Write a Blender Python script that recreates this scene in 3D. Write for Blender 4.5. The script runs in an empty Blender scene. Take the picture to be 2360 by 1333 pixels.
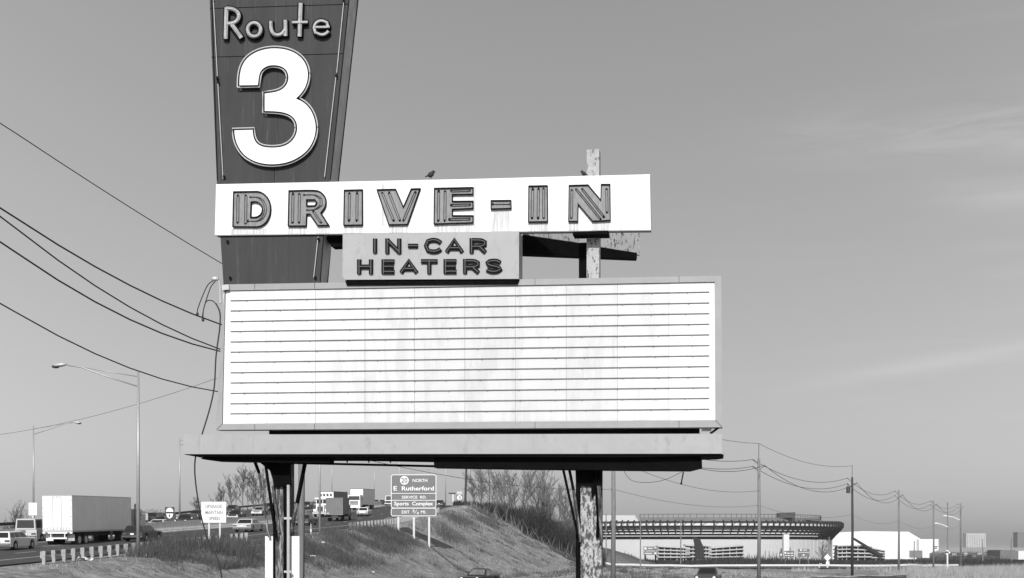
import bpy, math, random
import numpy as np
from mathutils import Vector, Matrix, geometry
R = math.radians
scene = bpy.context.scene
COL = scene.collection
# ---------------------------------------------------------------- camera / sky / sun / exposure
F = 3000.0; CX = 1180.0; HOR = 1270.0; IW = 2360.0; IH = 1333.0
cam_d = bpy.data.cameras.new('camera'); cam = bpy.data.objects.new('camera', cam_d); COL.objects.link(cam)
cam.location = (0, 0, 0); cam.rotation_euler = (R(90), 0, 0)
cam_d.sensor_width = 36; cam_d.sensor_fit = 'HORIZONTAL'; cam_d.lens = 36 * F / IW
cam_d.shift_y = (HOR - IH / 2) / IW
cam_d.clip_start = 0.2; cam_d.clip_end = 40000
scene.camera = cam
SUN_AZ = R(7); SUN_EL = R(33)
world = bpy.data.worlds.new('World'); scene.world = world; world.use_nodes = True
nt = world.node_tree; nt.nodes.clear()
wo = nt.nodes.new('ShaderNodeOutputWorld'); bg = nt.nodes.new('ShaderNodeBackground')
sky = nt.nodes.new('ShaderNodeTexSky'); sky.sky_type = 'NISHITA'; sky.sun_disc = False
sky.sun_elevation = SUN_EL; sky.sun_rotation = R(180) + SUN_AZ
sky.air_density = 1.0; sky.dust_density = 1.0; sky.ozone_density = 1.0
bw = nt.nodes.new('ShaderNodeRGBToBW')
tc = nt.nodes.new('ShaderNodeTexCoord')
mp = nt.nodes.new('ShaderNodeMapping'); mp.inputs['Scale'].default_value = (2.2, 2.2, 26); mp.inputs['Rotation'].default_value = (0.0, -0.16, 0)
nz = nt.nodes.new('ShaderNodeTexNoise'); nz.inputs['Scale'].default_value = 2.6; nz.inputs['Detail'].default_value = 6; nz.inputs['Distortion'].default_value = .5
rp = nt.nodes.new('ShaderNodeMapRange'); rp.inputs[1].default_value = .52; rp.inputs[2].default_value = .78; rp.inputs[3].default_value = 1.0; rp.inputs[4].default_value = 1.07
mu = nt.nodes.new('ShaderNodeMath'); mu.operation = 'MULTIPLY'
sx = nt.nodes.new('ShaderNodeSeparateXYZ'); xr = nt.nodes.new('ShaderNodeMapRange')
xr.inputs[1].default_value = .05; xr.inputs[2].default_value = .45; xr.inputs[3].default_value = 0; xr.inputs[4].default_value = 1
mxr = nt.nodes.new('ShaderNodeMix'); mxr.data_type = 'FLOAT'; mxr.inputs[2].default_value = 1.0
L = nt.links.new
L(tc.outputs['Generated'], mp.inputs['Vector']); L(mp.outputs[0], nz.inputs['Vector']); L(nz.outputs[0], rp.inputs[0])
L(tc.outputs['Generated'], sx.inputs[0]); L(sx.outputs[0], xr.inputs[0]); L(xr.outputs[0], mxr.inputs[0]); L(rp.outputs[0], mxr.inputs[3])
L(sky.outputs[0], bw.inputs[0]); ze = nt.nodes.new('ShaderNodeMapRange'); ze.inputs[1].default_value = 0; ze.inputs[2].default_value = .4; ze.inputs[3].default_value = .50; ze.inputs[4].default_value = 1.06
mu2 = nt.nodes.new('ShaderNodeMath'); mu2.operation = 'MULTIPLY'
L(sx.outputs[2], ze.inputs[0]); L(ze.outputs[0], mu2.inputs[1]); L(bw.outputs[0], mu2.inputs[0]); L(mu2.outputs[0], mu.inputs[0]); 
def smath(op, a, b_=None):
    q = nt.nodes.new('ShaderNodeMath'); q.operation = op
    for i_, v_ in enumerate((a, b_)):
        if v_ is None: continue
        if isinstance(v_, (int, float)): q.inputs[i_].default_value = v_
        else: L(v_, q.inputs[i_])
    return q.outputs[0]
# thin cirrus brightening either side, and one old contrail low in the sky
xq = smath('DIVIDE', sx.outputs[0], sx.outputs[1]); zq = smath('DIVIDE', sx.outputs[2], sx.outputs[1])
dl = smath('SUBTRACT', zq, smath('ADD', smath('MULTIPLY', xq, .178), .087))
gs_ = smath('POWER', 2.718, smath('MULTIPLY', smath('POWER', smath('ABSOLUTE', dl), 2.0), -26000.0))
cr = nt.nodes.new('ShaderNodeMapRange'); cr.inputs[1].default_value = .18; cr.inputs[2].default_value = .30; cr.inputs[3].default_value = 0; cr.inputs[4].default_value = .10; L(xq, cr.inputs[0])
con = smath('ADD', 1.0, smath('MULTIPLY', gs_, cr.outputs[0]))
nz2n = nt.nodes.new('ShaderNodeTexNoise'); nz2n.inputs['Scale'].default_value = 9; nz2n.inputs['Detail'].default_value = 9; nz2n.inputs['Roughness'].default_value = .6; nz2n.inputs['Distortion'].default_value = .8
mp2 = nt.nodes.new('ShaderNodeMapping'); mp2.inputs['Scale'].default_value = (1, 1, 7); mp2.inputs['Rotation'].default_value = (0, .1, 0); L(tc.outputs['Generated'], mp2.inputs['Vector']); L(mp2.outputs[0], nz2n.inputs['Vector'])
def band(zc, slope, wdt, x0, x1, amp):
    dd = smath('SUBTRACT', zq, smath('ADD', smath('MULTIPLY', xq, slope), zc)); g_ = smath('POWER', 2.718, smath('MULTIPLY', smath('POWER', smath('ABSOLUTE', dd), 2.0), -1 / (wdt * wdt)))
    c_ = nt.nodes.new('ShaderNodeMapRange'); c_.interpolation_type = 'SMOOTHSTEP'; c_.inputs[1].default_value = x0; c_.inputs[2].default_value = x1; c_.inputs[3].default_value = 0; c_.inputs[4].default_value = amp; L(xq, c_.inputs[0])
    n_ = nt.nodes.new('ShaderNodeMapRange'); n_.inputs[1].default_value = .35; n_.inputs[2].default_value = .68; L(nz2n.outputs[0], n_.inputs[0])
    return smath('MULTIPLY', smath('MULTIPLY', g_, c_.outputs[0]), n_.outputs[0])
con = smath('ADD', con, smath('ADD', band(.305, .055, .020, .10, .40, .32), band(.273, .0, .012, .27, .42, .22)))
wide = smath('ADD', .95, smath('MULTIPLY', smath('POWER', smath('ABSOLUTE', smath('SUBTRACT', xq, .08)), 2.0), 1.1))
fin = smath('MULTIPLY', smath('MULTIPLY', mxr.outputs[0], con), smath('MINIMUM', wide, 1.2))
zen = nt.nodes.new('ShaderNodeMapRange'); zen.inputs[1].default_value = .42; zen.inputs[2].default_value = .9; zen.inputs[3].default_value = 1.0; zen.inputs[4].default_value = .6; L(sx.outputs[2], zen.inputs[0])
fin = smath('MULTIPLY', fin, zen.outputs[0])
L(fin, mu.inputs[1]); L(mu.outputs[0], bg.inputs['Color'])
bg.inputs['Strength'].default_value = 0.125
L(bg.outputs[0], wo.inputs['Surface'])
sl = bpy.data.lights.new('sun', 'SUN'); sl.energy = 4.0; sl.angle = R(0.5); sl.color = (1, 1, 1)
so = bpy.data.objects.new('sun', sl); COL.objects.link(so)
sd = Vector((math.sin(SUN_AZ) * math.cos(SUN_EL), math.cos(SUN_AZ) * math.cos(SUN_EL), -math.sin(SUN_EL)))
so.rotation_euler = sd.to_track_quat('-Z', 'Y').to_euler(); so.location = (0, 0, 60)
scene.view_settings.view_transform = 'Standard'; scene.view_settings.look = 'None'
scene.view_settings.exposure = 0.0; scene.view_settings.gamma = 1.0
scene.render.resolution_x = 1024; scene.render.resolution_y = 578

rng = random.Random(7)
# ---------------------------------------------------------------- materials (all neutral: the picture is black and white)
def nm(name):
    m = bpy.data.materials.new(name); m.use_nodes = True
    return m, m.node_tree, m.node_tree.nodes['Principled BSDF']
def mat(name, v, rough=.6, metal=0, var=.15, scale=3, stretch=(1, 1, 1), spots=None, bump=0, spec=.5, detail=6, alpha=None):
    """grey v, mottled by +-var; spots=(value, lo, hi, scale, stretch) puts wear of another value on top"""
    m, t, b = nm(name); N = t.nodes.new; K = t.links.new
    b.inputs['Roughness'].default_value = rough; b.inputs['Metallic'].default_value = metal
    b.inputs['Specular IOR Level'].default_value = spec
    tcn = N('ShaderNodeTexCoord'); geo = N('ShaderNodeNewGeometry')
    mpn = N('ShaderNodeMapping'); mpn.inputs['Scale'].default_value = stretch
    K(geo.outputs['Position'], mpn.inputs['Vector'])
    n = N('ShaderNodeTexNoise'); n.inputs['Scale'].default_value = scale; n.inputs['Detail'].default_value = detail; n.inputs['Roughness'].default_value = .65
    K(mpn.outputs[0], n.inputs['Vector'])
    r = N('ShaderNodeMapRange'); r.inputs[1].default_value = .3; r.inputs[2].default_value = .7
    r.inputs[3].default_value = v * (1 - var); r.inputs[4].default_value = v * (1 + var)
    K(n.outputs[0], r.inputs[0]); out = r.outputs[0]
    if spots:
        for (sv, lo, hi, ss, sst) in (spots if isinstance(spots, list) else [spots]):
            m2 = N('ShaderNodeMapping'); m2.inputs['Scale'].default_value = sst; m2.inputs['Location'].default_value = (3.3, 1.7, .4)
            K(geo.outputs['Position'], m2.inputs['Vector'])
            n2 = N('ShaderNodeTexNoise'); n2.inputs['Scale'].default_value = ss; n2.inputs['Detail'].default_value = 8; n2.inputs['Roughness'].default_value = .7
            K(m2.outputs[0], n2.inputs['Vector'])
            r2 = N('ShaderNodeMapRange'); r2.inputs[1].default_value = lo; r2.inputs[2].default_value = hi
            K(n2.outputs[0], r2.inputs[0])
            mx = N('ShaderNodeMix'); mx.data_type = 'FLOAT'; mx.inputs[3].default_value = sv
            K(r2.outputs[0], mx.inputs[0]); K(out, mx.inputs[2]); out = mx.outputs[0]
    K(out, b.inputs['Base Color'])
    if bump:
        bp = N('ShaderNodeBump'); bp.inputs['Strength'].default_value = bump; bp.inputs['Distance'].default_value = .05
        K(n.outputs[0], bp.inputs['Height']); K(bp.outputs[0], b.inputs['Normal'])
    return m
M = {}
M['sign_white'] = mat('sign_white', .80, .5, var=.02, scale=1.5, spec=.2, spots=(.5, .58, .72, 3, (4, 4, .2)))
M['joint'] = mat('sheet_joint', .33, .7, var=.4, scale=6)
M['dirt'] = mat('washed_dirt', .60, .6, var=.30, scale=5, stretch=(5, 5, .35), spec=.1)
M['ramp'] = mat('ramp_concrete', .42, .8, var=.12, scale=.12)
M['glass_sky'] = mat('glass_sky_painted', .16, .1, var=.3, scale=2, spec=.9)  # lighter grey base imitates sky reflected in the panes
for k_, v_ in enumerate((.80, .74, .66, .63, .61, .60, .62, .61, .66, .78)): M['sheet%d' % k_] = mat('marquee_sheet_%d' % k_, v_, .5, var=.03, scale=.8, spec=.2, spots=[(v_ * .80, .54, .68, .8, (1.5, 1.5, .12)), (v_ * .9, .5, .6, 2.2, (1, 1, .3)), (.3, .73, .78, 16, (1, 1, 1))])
M['marquee'] = mat('marquee_plastic', .72, .5, var=.03, scale=.8, spec=.2, spots=[(.50, .46, .62, .32, (1, 1, .4)), (.42, .56, .66, .9, (1.3, 1.3, .10)), (.3, .72, .78, 16, (1, 1, 1))])
M['frame'] = mat('sheet_metal_frame', .29, .5, .0, var=.08, scale=3, spots=(.28, .62, .8, 2, (1, 1, 3)))
M['canopy'] = mat('canopy_metal', .345, .5, 0, var=.06, scale=2.2, spots=(.25, .56, .75, 3, (1.5, 1.5, .7)))
M['pylon'] = mat('pylon_enamel', .048, .6, var=.14, spec=.15, scale=1.2, stretch=(3, 3, .3), spots=(.11, .56, .8, 5, (3, 3, .15)))
M['pylon_side'] = mat('pylon_side_metal', .5, .5, var=.25, scale=1.4, stretch=(1, 1, 1.2))
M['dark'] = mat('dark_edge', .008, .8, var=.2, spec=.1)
M['black'] = mat('black_steel_and_shade', .003, .9, var=.5, scale=5, spots=(.012, .6, .75, 8, (1, 1, 1)), spec=.1)  # dark steel; near-black value also deepens painted shade under sign parts
M['tray'] = mat('letter_tray_grey', .22, .6, 0, var=.25, scale=6, stretch=(3, 3, .8), spots=(.04, .66, .74, 5, (1, 1, .8)))
M['tray_light'] = mat('letter_tray_light', .26, .4, .2, var=.45, scale=6, spots=(.06, .60, .68, 9, (1, 1, 1)))
M['channel'] = mat('channel_dark', .022, .7, 0, var=.3, scale=6, spec=.1)
M['neon'] = mat('neon_glass', .55, .12, 0, var=.1, scale=9)
M['neon_dim'] = mat('neon_glass_dim', .07, .15, 0, var=.3, scale=9)
M['peel'] = mat('peeling_white_paint', .38, .6, var=.1, scale=6, spots=[(.05, .55, .60, 9, (1.6, 1.6, .8)), (.22, .60, .70, 3, (1, 1, .6))], bump=.3)
M['rust'] = mat('rusty_steel', .06, .85, var=.7, scale=7, spots=[(.30, .52, .58, 4.5, (3, 3, .35)), (.02, .56, .62, 6, (2, 2, .5))], bump=.4)
M['peel_heavy'] = mat('heavily_peeled_paint', .42, .7, var=.2, scale=9, spots=[(.05, .46, .54, 9, (1.4, 1.4, .6)), (.2, .55, .6, 14, (1, 1, .8))], bump=.4)
M['whitebase'] = mat('painted_base', .74, .55, var=.05, scale=3, spots=(.3, .64, .7, 6, (1, 1, .5)))
M['galv'] = mat('galvanised', .38, .45, .3, var=.12, scale=5)
M['steel_lt'] = mat('light_steel', .5, .4, .2, var=.1, scale=3)
M['wire'] = mat('wire_black', .025, .6, var=.2)
M['wire_far'] = mat('wire_weathered', .06, .6, var=.2)
M['wood'] = mat('weathered_wood_pole', .19, .85, var=.25, scale=6, stretch=(3, 3, .3))
M['wood_dark'] = mat('creosote_pole', .045, .85, var=.3, scale=6, stretch=(3, 3, .3))
M['asphalt'] = mat('asphalt', .055, .9, var=.2, scale=.8, spots=(.075, .5, .7, .12, (1, .2, 1)))
M['asphalt_lt'] = mat('worn_asphalt', .10, .9, var=.15, scale=.5)
M['concrete'] = mat('concrete', .55, .85, var=.12, scale=1.1, spots=(.28, .55, .75, 1.5, (1, 1, .4)))
M['paint'] = mat('road_paint', .62, .7, var=.2, scale=3)
M['tyre'] = mat('tyre', .02, .85, var=.2); M['chrome'] = mat('chrome', .55, .22, .9, var=.05)
M['glass'] = mat('car_glass', .02, .06, 0, var=.1, spec=.9)
M['lamp'] = mat('headlamp_glass', .75, .1, 0, var=.05, spec=.9); M['tail'] = mat('tail_lamp', .10, .25, var=.1)
for n_, v_ in (('white', .72), ('cream', .50), ('silver', .36), ('mid', .18), ('darkp', .03), ('deep', .055)):
    M['car_' + n_] = mat('car_paint_' + n_, v_, .22, 0, var=.04, scale=1, spec=.7)
M['trailer'] = mat('trailer_white', .78, .45, var=.03, scale=1)
M['trailer_al'] = mat('trailer_aluminium', .80, .45, .1, var=.06, scale=.8)
M['boxgrey'] = mat('box_body_grey', .16, .6, var=.12, scale=1.4)
M['twig'] = mat('bare_twig', .13, .9, var=.35, scale=.6)
M['twig_pale'] = mat('pale_dry_twig', .20, .9, var=.3, scale=.6)
M['bark'] = mat('bark', .09, .9, var=.3, scale=3)
M['brush'] = mat('winter_brush', .034, .95, var=.6, scale=.35)
M['weed'] = mat('dead_weeds', .085, .95, var=.4, scale=.5)
M['straw'] = mat('dry_straw', .36, .95, var=.3, scale=.7)
M['reed'] = mat('dry_reed', .34, .95, var=.25, scale=.4)
M['signgreen'] = mat('guide_sign_face', .15, .5, var=.06, scale=2); M['signwhite'] = mat('sign_face_white', .78, .45, var=.03, scale=2)
M['ink'] = mat('sign_ink', .05, .6, var=.1); M['faded'] = mat('faded_ink', .34, .6, var=.3, scale=20)
M['whitepost'] = mat('white_sign_post', .60, .6, var=.06, scale=3)
M['stadwall'] = mat('stadium_concrete', .52, .8, var=.04, scale=.05)
M['stadlt'] = mat('stadium_parapet', .66, .7, var=.05, scale=.05); M['staddk'] = mat('stadium_steel', .016, .8, var=.2, scale=.05)
M['stadmid'] = mat('stadium_deck', .16, .8, var=.2, scale=.1); M['arena'] = mat('arena_white', .80, .6, var=.02, scale=.02)
M['bird'] = mat('bird_feathers', .03, .8, var=.3, scale=30)
M['litter'] = mat('litter_paper', .72, .8, var=.1, scale=5); M['bldg'] = mat('far_wall', .42, .8, var=.1, scale=.05)
M['bldg_dk'] = mat('far_wall_dark', .16, .8, var=.15, scale=.05); M['cable_grey'] = mat('aged_rail', .16, .7, var=.3, scale=8); M['stake'] = mat('weathered_block', .33, .85, var=.2, scale=5)

# ---------------------------------------------------------------- helpers
def W(px, py, Y): return Vector(((px - CX) / F * Y, Y, (HOR - py) / F * Y))
SN = Vector((.155, math.sqrt(1 - .155 ** 2), 0)); SP0 = Vector((-1.0, 30, 0))
def S(px, py, w=0.0):
    d = Vector(((px - CX) / F, 1, (HOR - py) / F))
    return d * ((w + SP0.dot(SN)) / d.dot(SN))
ORG = {}
def tag(o, label=None, cat=None, group=None, kind=None):
    if label: o['label'] = label
    if cat: o['category'] = cat
    if group: o['group'] = group
    if kind: o['kind'] = kind
    return o
def thing(name, label, cat, loc=(0, 0, 0), group=None):
    o = bpy.data.objects.new(name, None); COL.objects.link(o); o.location = loc; o.empty_display_size = .3
    ORG[o.name] = Vector(loc)
    return tag(o, label, cat, group)
class MB:
    def __init__(s): s.v = []; s.f = []; s.m = []
    def add(s, vs, fs, mi=0):
        n = len(s.v); s.v += [tuple(v) for v in vs]
        for f in fs: s.f.append([n + i for i in f]); s.m.append(mi)
    def quad(s, a, b, c, d, mi=0): s.add([a, b, c, d], [(0, 1, 2, 3)], mi)
    def box(s, x0, x1, y0, y1, z0, z1, mi=0):
        s.hexa([(x0, y0, z0), (x1, y0, z0), (x1, y0, z1), (x0, y0, z1)], [(x0, y1, z0), (x1, y1, z0), (x1, y1, z1), (x0, y1, z1)], mi)
    def hexa(s, a, b, mi=0):
        s.add(list(a) + list(b), [(0, 1, 2, 3), (7, 6, 5, 4), (0, 4, 5, 1), (1, 5, 6, 2), (2, 6, 7, 3), (3, 7, 4, 0)], mi)
    def prism(s, poly, off, mi=0, side=None):
        n = len(poly); off = Vector(off); vs = [Vector(p) for p in poly]; vs += [p + off for p in vs]
        s.add(vs, [tuple(range(n)), tuple(range(2 * n - 1, n - 1, -1))], mi)
        s.add(vs, [(i, i + n, (i + 1) % n + n, (i + 1) % n) for i in range(n)], mi if side is None else side)
    def bar(s, p, q, w, h=None, mi=0, up=(0, 0, 1)):
        p = Vector(p); q = Vector(q); h = h or w; d = (q - p).normalized(); u = Vector(up)
        a = d.cross(u)
        if a.length < 1e-4: a = d.cross(Vector((0, 1, 0)))
        a.normalize(); b = a.cross(d).normalized(); a *= w / 2; b *= h / 2
        s.hexa([p - a - b, p + a - b, p + a + b, p - a + b], [q - a - b, q + a - b, q + a + b, q - a + b], mi)
    def tube(s, pts, r, n=6, mi=0, r2=None, caps=True):
        pts = [Vector(p) for p in pts]; k = len(pts); vs = []; ref = Vector((0, 0, 1))
        if abs((pts[-1] - pts[0]).normalized().z) > .8: ref = Vector((1, 0, 0))
        for i, p in enumerate(pts):
            d = (pts[min(i + 1, k - 1)] - pts[max(i - 1, 0)]).normalized()
            a = d.cross(ref).normalized(); b = a.cross(d).normalized()
            rr = r if r2 is None else r + (r2 - r) * i / max(1, k - 1)
            vs += [p + (a * math.cos(t) + b * math.sin(t)) * rr for t in [2 * math.pi * j / n for j in range(n)]]
        fs = [(i * n + j, i * n + (j + 1) % n, (i + 1) * n + (j + 1) % n, (i + 1) * n + j) for i in range(k - 1) for j in range(n)]
        if caps: fs += [tuple(range(n - 1, -1, -1)), tuple(range((k - 1) * n, k * n))]
        s.add(vs, fs, mi)
    def ell(s, c, rx, ry, rz, mi=0, n=10, k=6, rot=None):
        vs = []; c = Vector(c)
        for i in range(k + 1):
            a = math.pi * i / k - math.pi / 2
            for j in range(n):
                t = 2 * math.pi * j / n
                p = Vector((rx * math.cos(a) * math.cos(t), ry * math.cos(a) * math.sin(t), rz * math.sin(a)))
                if rot: p = rot @ p
                vs.append(c + p)
        s.add(vs, [(i * n + j, i * n + (j + 1) % n, (i + 1) * n + (j + 1) % n, (i + 1) * n + j) for i in range(k) for j in range(n)], mi)
    def fill(s, loops, mi=0):
        """flat polygon with holes, loops of Vectors"""
        tr = geometry.tessellate_polygon([[Vector(p) for p in l] for l in loops])
        s.add([p for l in loops for p in l], [tuple(t) for t in tr], mi)
    def build(s, name, mats, parent=None, org=None, smooth=False):
        if not isinstance(mats, (list, tuple)): mats = [mats]
        me = bpy.data.meshes.new(name)
        o = bpy.data.objects.new(name, me); COL.objects.link(o)
        if parent is not None:
            org = ORG.get(parent.name, Vector((0, 0, 0))); o.parent = parent; ORG[o.name] = org
        elif org is None: org = Vector((0, 0, 0))
        org = Vector(org)
        if parent is None: o.location = org
        a = np.array(s.v, dtype=float) - np.array(org) if s.v else np.zeros((0, 3))
        me.from_pydata(a.tolist(), [], s.f)
        for mm in mats: me.materials.append(M[mm] if isinstance(mm, str) else mm)
        me.polygons.foreach_set('material_index', s.m)
        if smooth: me.polygons.foreach_set('use_smooth', [True] * len(s.f))
        me.validate(); me.update()
        return o
def copy_tree(o, parent=None):
    c = o.copy(); COL.objects.link(c); c.parent = parent
    for ch in list(o.children): copy_tree(ch, c)
    return c
def fixn(o):
    import bmesh
    b = bmesh.new(); b.from_mesh(o.data); bmesh.ops.recalc_face_normals(b, faces=b.faces); b.to_mesh(o.data); b.free(); return o
_txt = {}
def glyphs(st, off=0.0):
    if (st, off) in _txt: return _txt[(st, off)]
    cu = bpy.data.curves.new('tmp_text', 'FONT'); cu.body = st; cu.offset = off; cu.resolution_u = 3; cu.size = 1
    ob = bpy.data.objects.new('tmp_text', cu); COL.objects.link(ob)
    dg = bpy.context.evaluated_depsgraph_get(); dg.update()
    me = bpy.data.meshes.new_from_object(ob.evaluated_get(dg))
    r = ([v.co.copy() for v in me.vertices], [tuple(p.vertices) for p in me.polygons])
    bpy.data.objects.remove(ob); bpy.data.curves.remove(cu); bpy.data.meshes.remove(me)
    _txt[(st, off)] = r; return r
def text_px(mb, st, box, fn, mi=0, off=.012):
    vs, fs = glyphs(st, off)
    x0 = min(v.x for v in vs); x1 = max(v.x for v in vs); y0 = min(v.y for v in vs); y1 = max(v.y for v in vs)
    bx0, by0, bx1, by1 = box
    mb.add([fn(bx0 + (v.x - x0) / (x1 - x0) * (bx1 - bx0), by1 + (v.y - y0) / (y1 - y0) * (by0 - by1)) for v in vs], fs, mi)
def offset_loop(l, d):
    """offset closed 2D loop by d (to the left of travel)"""
    n = len(l); out = []
    for i in range(n):
        a = Vector(l[i - 1]); b = Vector(l[i]); c = Vector(l[(i + 1) % n])
        e1 = (b - a).normalized(); e2 = (c - b).normalized()
        n1 = Vector((-e1.y, e1.x)); n2 = Vector((-e2.y, e2.x)); nn = (n1 + n2)
        if nn.length < .2: nn = n1.copy()
        nn.normalize(); k = max(.45, nn.dot(n1)); out.append(tuple(b + nn * (d / k)))
    return out
def area(l): return sum(l[i - 1][0] * l[i][1] - l[i][0] * l[i - 1][1] for i in range(len(l))) / 2
def inset(l, d):      # d>0 shrinks the loop
    return offset_loop(l, d if area(l) > 0 else -d)
def chaikin(l, closed=True, it=2, lim=48):
    for _ in range(it):
        n = len(l); out = []
        for i in range(n):
            if not closed and i in (0, n - 1): out.append(l[i]); continue
            a = Vector(l[i - 1]); b = Vector(l[i]); c = Vector(l[(i + 1) % n])
            if (b - a).length < 1e-6 or (c - b).length < 1e-6 or math.degrees((b - a).angle(c - b)) > lim: out.append(tuple(b)); continue
            out += [tuple(b.lerp(a, .25)), tuple(b.lerp(c, .25))]
        l = out
    return l
def arc(cx, cy, rx, ry, a0, a1, n=10):
    return [(cx + rx * math.cos(R(a0 + (a1 - a0) * i / n)), cy + ry * math.sin(R(a0 + (a1 - a0) * i / n))) for i in range(n + 1)]

# ---------------------------------------------------------------- land and road profile
def smt(y, ys, vs, h=7):
    y = np.asarray(y, float)
    return sum(np.interp(y + k, ys, vs) for k in (-h, -h / 2, 0, h / 2, h)) / 5
GY = [0, 20, 50, 75, 84, 103, 115, 140, 175, 200, 230, 300, 400, 600, 900]
GX = [-33, -31.8, -29.6, -27.4, -26.0, -24, -22.4, -19.8, -16.3, -15, -13.8, -12, -10, -4, 6]
ZY = [0, 20, 50, 75, 93, 103, 115, 135, 175, 195, 215, 250, 300, 340, 400, 700, 1000]
ZZ = [-3, -2.6, -1.7, -.75, .05, .45, 1.0, 1.9, 3.6, 4.7, 5.9, 7.9, 10.5, 11.9, 12.6, 9, -5]
def G(y): return smt(y, GY, GX)
def ZR(y): return smt(y, ZY, ZZ)
def B(y): return smt(y, [0, 64, 100, 112, 200, 333, 500, 1200, 3000, 20000], [-2.5, -2.6, -2.74, -3.0, -3.4, -4.2, -5.4, -8.8, -12, -16], 4)
def T(x, y):
    x = np.asarray(x, float); y = np.asarray(y, float); g = G(y); zr = ZR(y); b = B(y); d = x - g
    z = np.where(d > 2.5, zr - .5 * (d - 2.5), np.where(d < -41, zr - .35 * (-41 - d), zr - .08))
    k = 1.2; z = .5 * (z + b + np.sqrt((z - b) ** 2 + k)) - .25 * np.exp(-((z - b) ** 2))*0
    z = np.where((d <= 2.5) & (d >= -41), zr - .08, z)
    ee = np.exp(-((x - 28) / 13) ** 2 - ((y - 415) / 24) ** 2) * 5.6
    w = np.clip((np.abs(d + 19) - 24) / 4, 0, 1)
    z = z + ee + w * (.12 * np.sin(x * .9 + y * .31) * np.sin(y * .53 - x * .2) + .05 * np.sin(x * 2.3) * np.cos(y * 1.9))
    return z
def Tz(x, y): return float(T(x, y))
xs = sorted(set(list(np.arange(-80, 62, 1.5)) + list(np.arange(62, 200, 10)) + list(np.arange(-200, -80, 12)) + [-9000, -5000, -2500, -1200, -700, -400, -260, 260, 340, 460, 700, 1100, 1700, 2600, 4500, 9000]))
ys = sorted(set([-40, -10, 10, 30, 45] + list(np.arange(55, 120, 1.5)) + list(np.arange(120, 360, 3)) + list(np.arange(360, 460, 6)) + [480, 520, 580, 660, 760, 900, 1050, 1200, 1500, 2000, 3000, 5000, 8000, 14000, 22000]))
gx, gy = np.meshgrid(xs, ys); gz = T(gx, gy)
# ground material: winter grass near, darker marsh growth far
m, t, b = nm('winter_grass'); N = t.nodes.new; K = t.links.new
geo = N('ShaderNodeNewGeometry'); b.inputs['Roughness'].default_value = 1; b.inputs['Specular IOR Level'].default_value = .1
def noise(sc, st=(1, 1, 1), lo=.3, hi=.7, a=0., c=1., det=8):
    mm = N('ShaderNodeMapping'); mm.inputs['Scale'].default_value = st; K(geo.outputs['Position'], mm.inputs['Vector'])
    q = N('ShaderNodeTexNoise'); q.inputs['Scale'].default_value = sc; q.inputs['Detail'].default_value = det; q.inputs['Roughness'].default_value = .7
    K(mm.outputs[0], q.inputs['Vector'])
    r = N('ShaderNodeMapRange'); r.inputs[1].default_value = lo; r.inputs[2].default_value = hi; r.inputs[3].default_value = a; r.inputs[4].default_value = c
    K(q.outputs[0], r.inputs[0]); return r.outputs[0], q.outputs[0]
def mixf(fac, a, c):
    x = N('ShaderNodeMix'); x.data_type = 'FLOAT'
    for s_, v_ in ((0, fac), (2, a), (3, c)):
        if isinstance(v_, (int, float)): x.inputs[s_].default_value = v_
        else: K(v_, x.inputs[s_])
    return x.outputs[0]
fine, fh = noise(1.1, a=.16, c=.50, lo=.36, hi=.64); big, _ = noise(.13, (1, .5, 1), .40, .60); dk = mixf(big, fine, .19)
dk = mixf(.7, fine, dk); sp, _ = noise(5, lo=.68, hi=.74); near = mixf(sp, dk, .55)
sep = N('ShaderNodeSeparateXYZ'); K(geo.outputs['Position'], sep.inputs[0])
rr = N('ShaderNodeMapRange'); rr.inputs[1].default_value = 350; rr.inputs[2].default_value = 420; K(sep.outputs[1], rr.inputs[0])
far, _ = noise(.02, (1, 1, 1), .35, .65, .06, .13)
K(mixf(rr.outputs[0], near, far), b.inputs['Base Color'])
bp = N('ShaderNodeBump'); bp.inputs['Strength'].default_value = .9; bp.inputs['Distance'].default_value = .4; K(fh, bp.inputs['Height']); K(bp.outputs[0], b.inputs['Normal'])
M['grass'] = m
mb = MB(); nx = len(xs)
mb.add(np.stack([gx.ravel(), gy.ravel(), gz.ravel()], 1).tolist(), [(j * nx + i, j * nx + i + 1, (j + 1) * nx + i + 1, (j + 1) * nx + i) for j in range(len(ys) - 1) for i in range(nx - 1)])
tag(mb.build('ground', 'grass', smooth=True), kind='structure')

def strip(d0, d1, y0, y1, dz, step=4, mb=None, mi=0):
    mb = mb or MB(); yy = np.arange(y0, y1 + .01, step)
    a = [(float(G(y)) + d0, y, float(ZR(y)) + dz) for y in yy]; c = [(float(G(y)) + d1, y, float(ZR(y)) + dz) for y in yy]
    n = len(yy); mb.add(a + c, [(i, i + n, i + n + 1, i + 1) for i in range(n - 1)], mi); return mb
tag(strip(-16.6, -1.2, 12, 690, 0).build('highway_road', 'asphalt'), kind='structure')
tag(strip(-36.5, -19.4, 12, 690, 0).build('opposite_road', 'asphalt'), kind='structure')
tag(strip(-19.4, -16.6, 12, 690, .004).build('median_strip', 'concrete'), kind='structure')
mb = strip(-4.3, -4.12, 12, 690, .008); strip(-15.9, -15.7, 12, 690, .008, mb=mb)
for q in range(40, 330, 12):
    for dd in (-8.0, -11.8): strip(dd - .07, dd + .07, q, q + 3, .008, 1.5, mb)
    for dd in (-25.0, -29.0): strip(dd - .07, dd + .07, q, q + 3, .008, 1.5, mb)
tag(mb.build('lane_marking', 'paint'), kind='structure')
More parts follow.
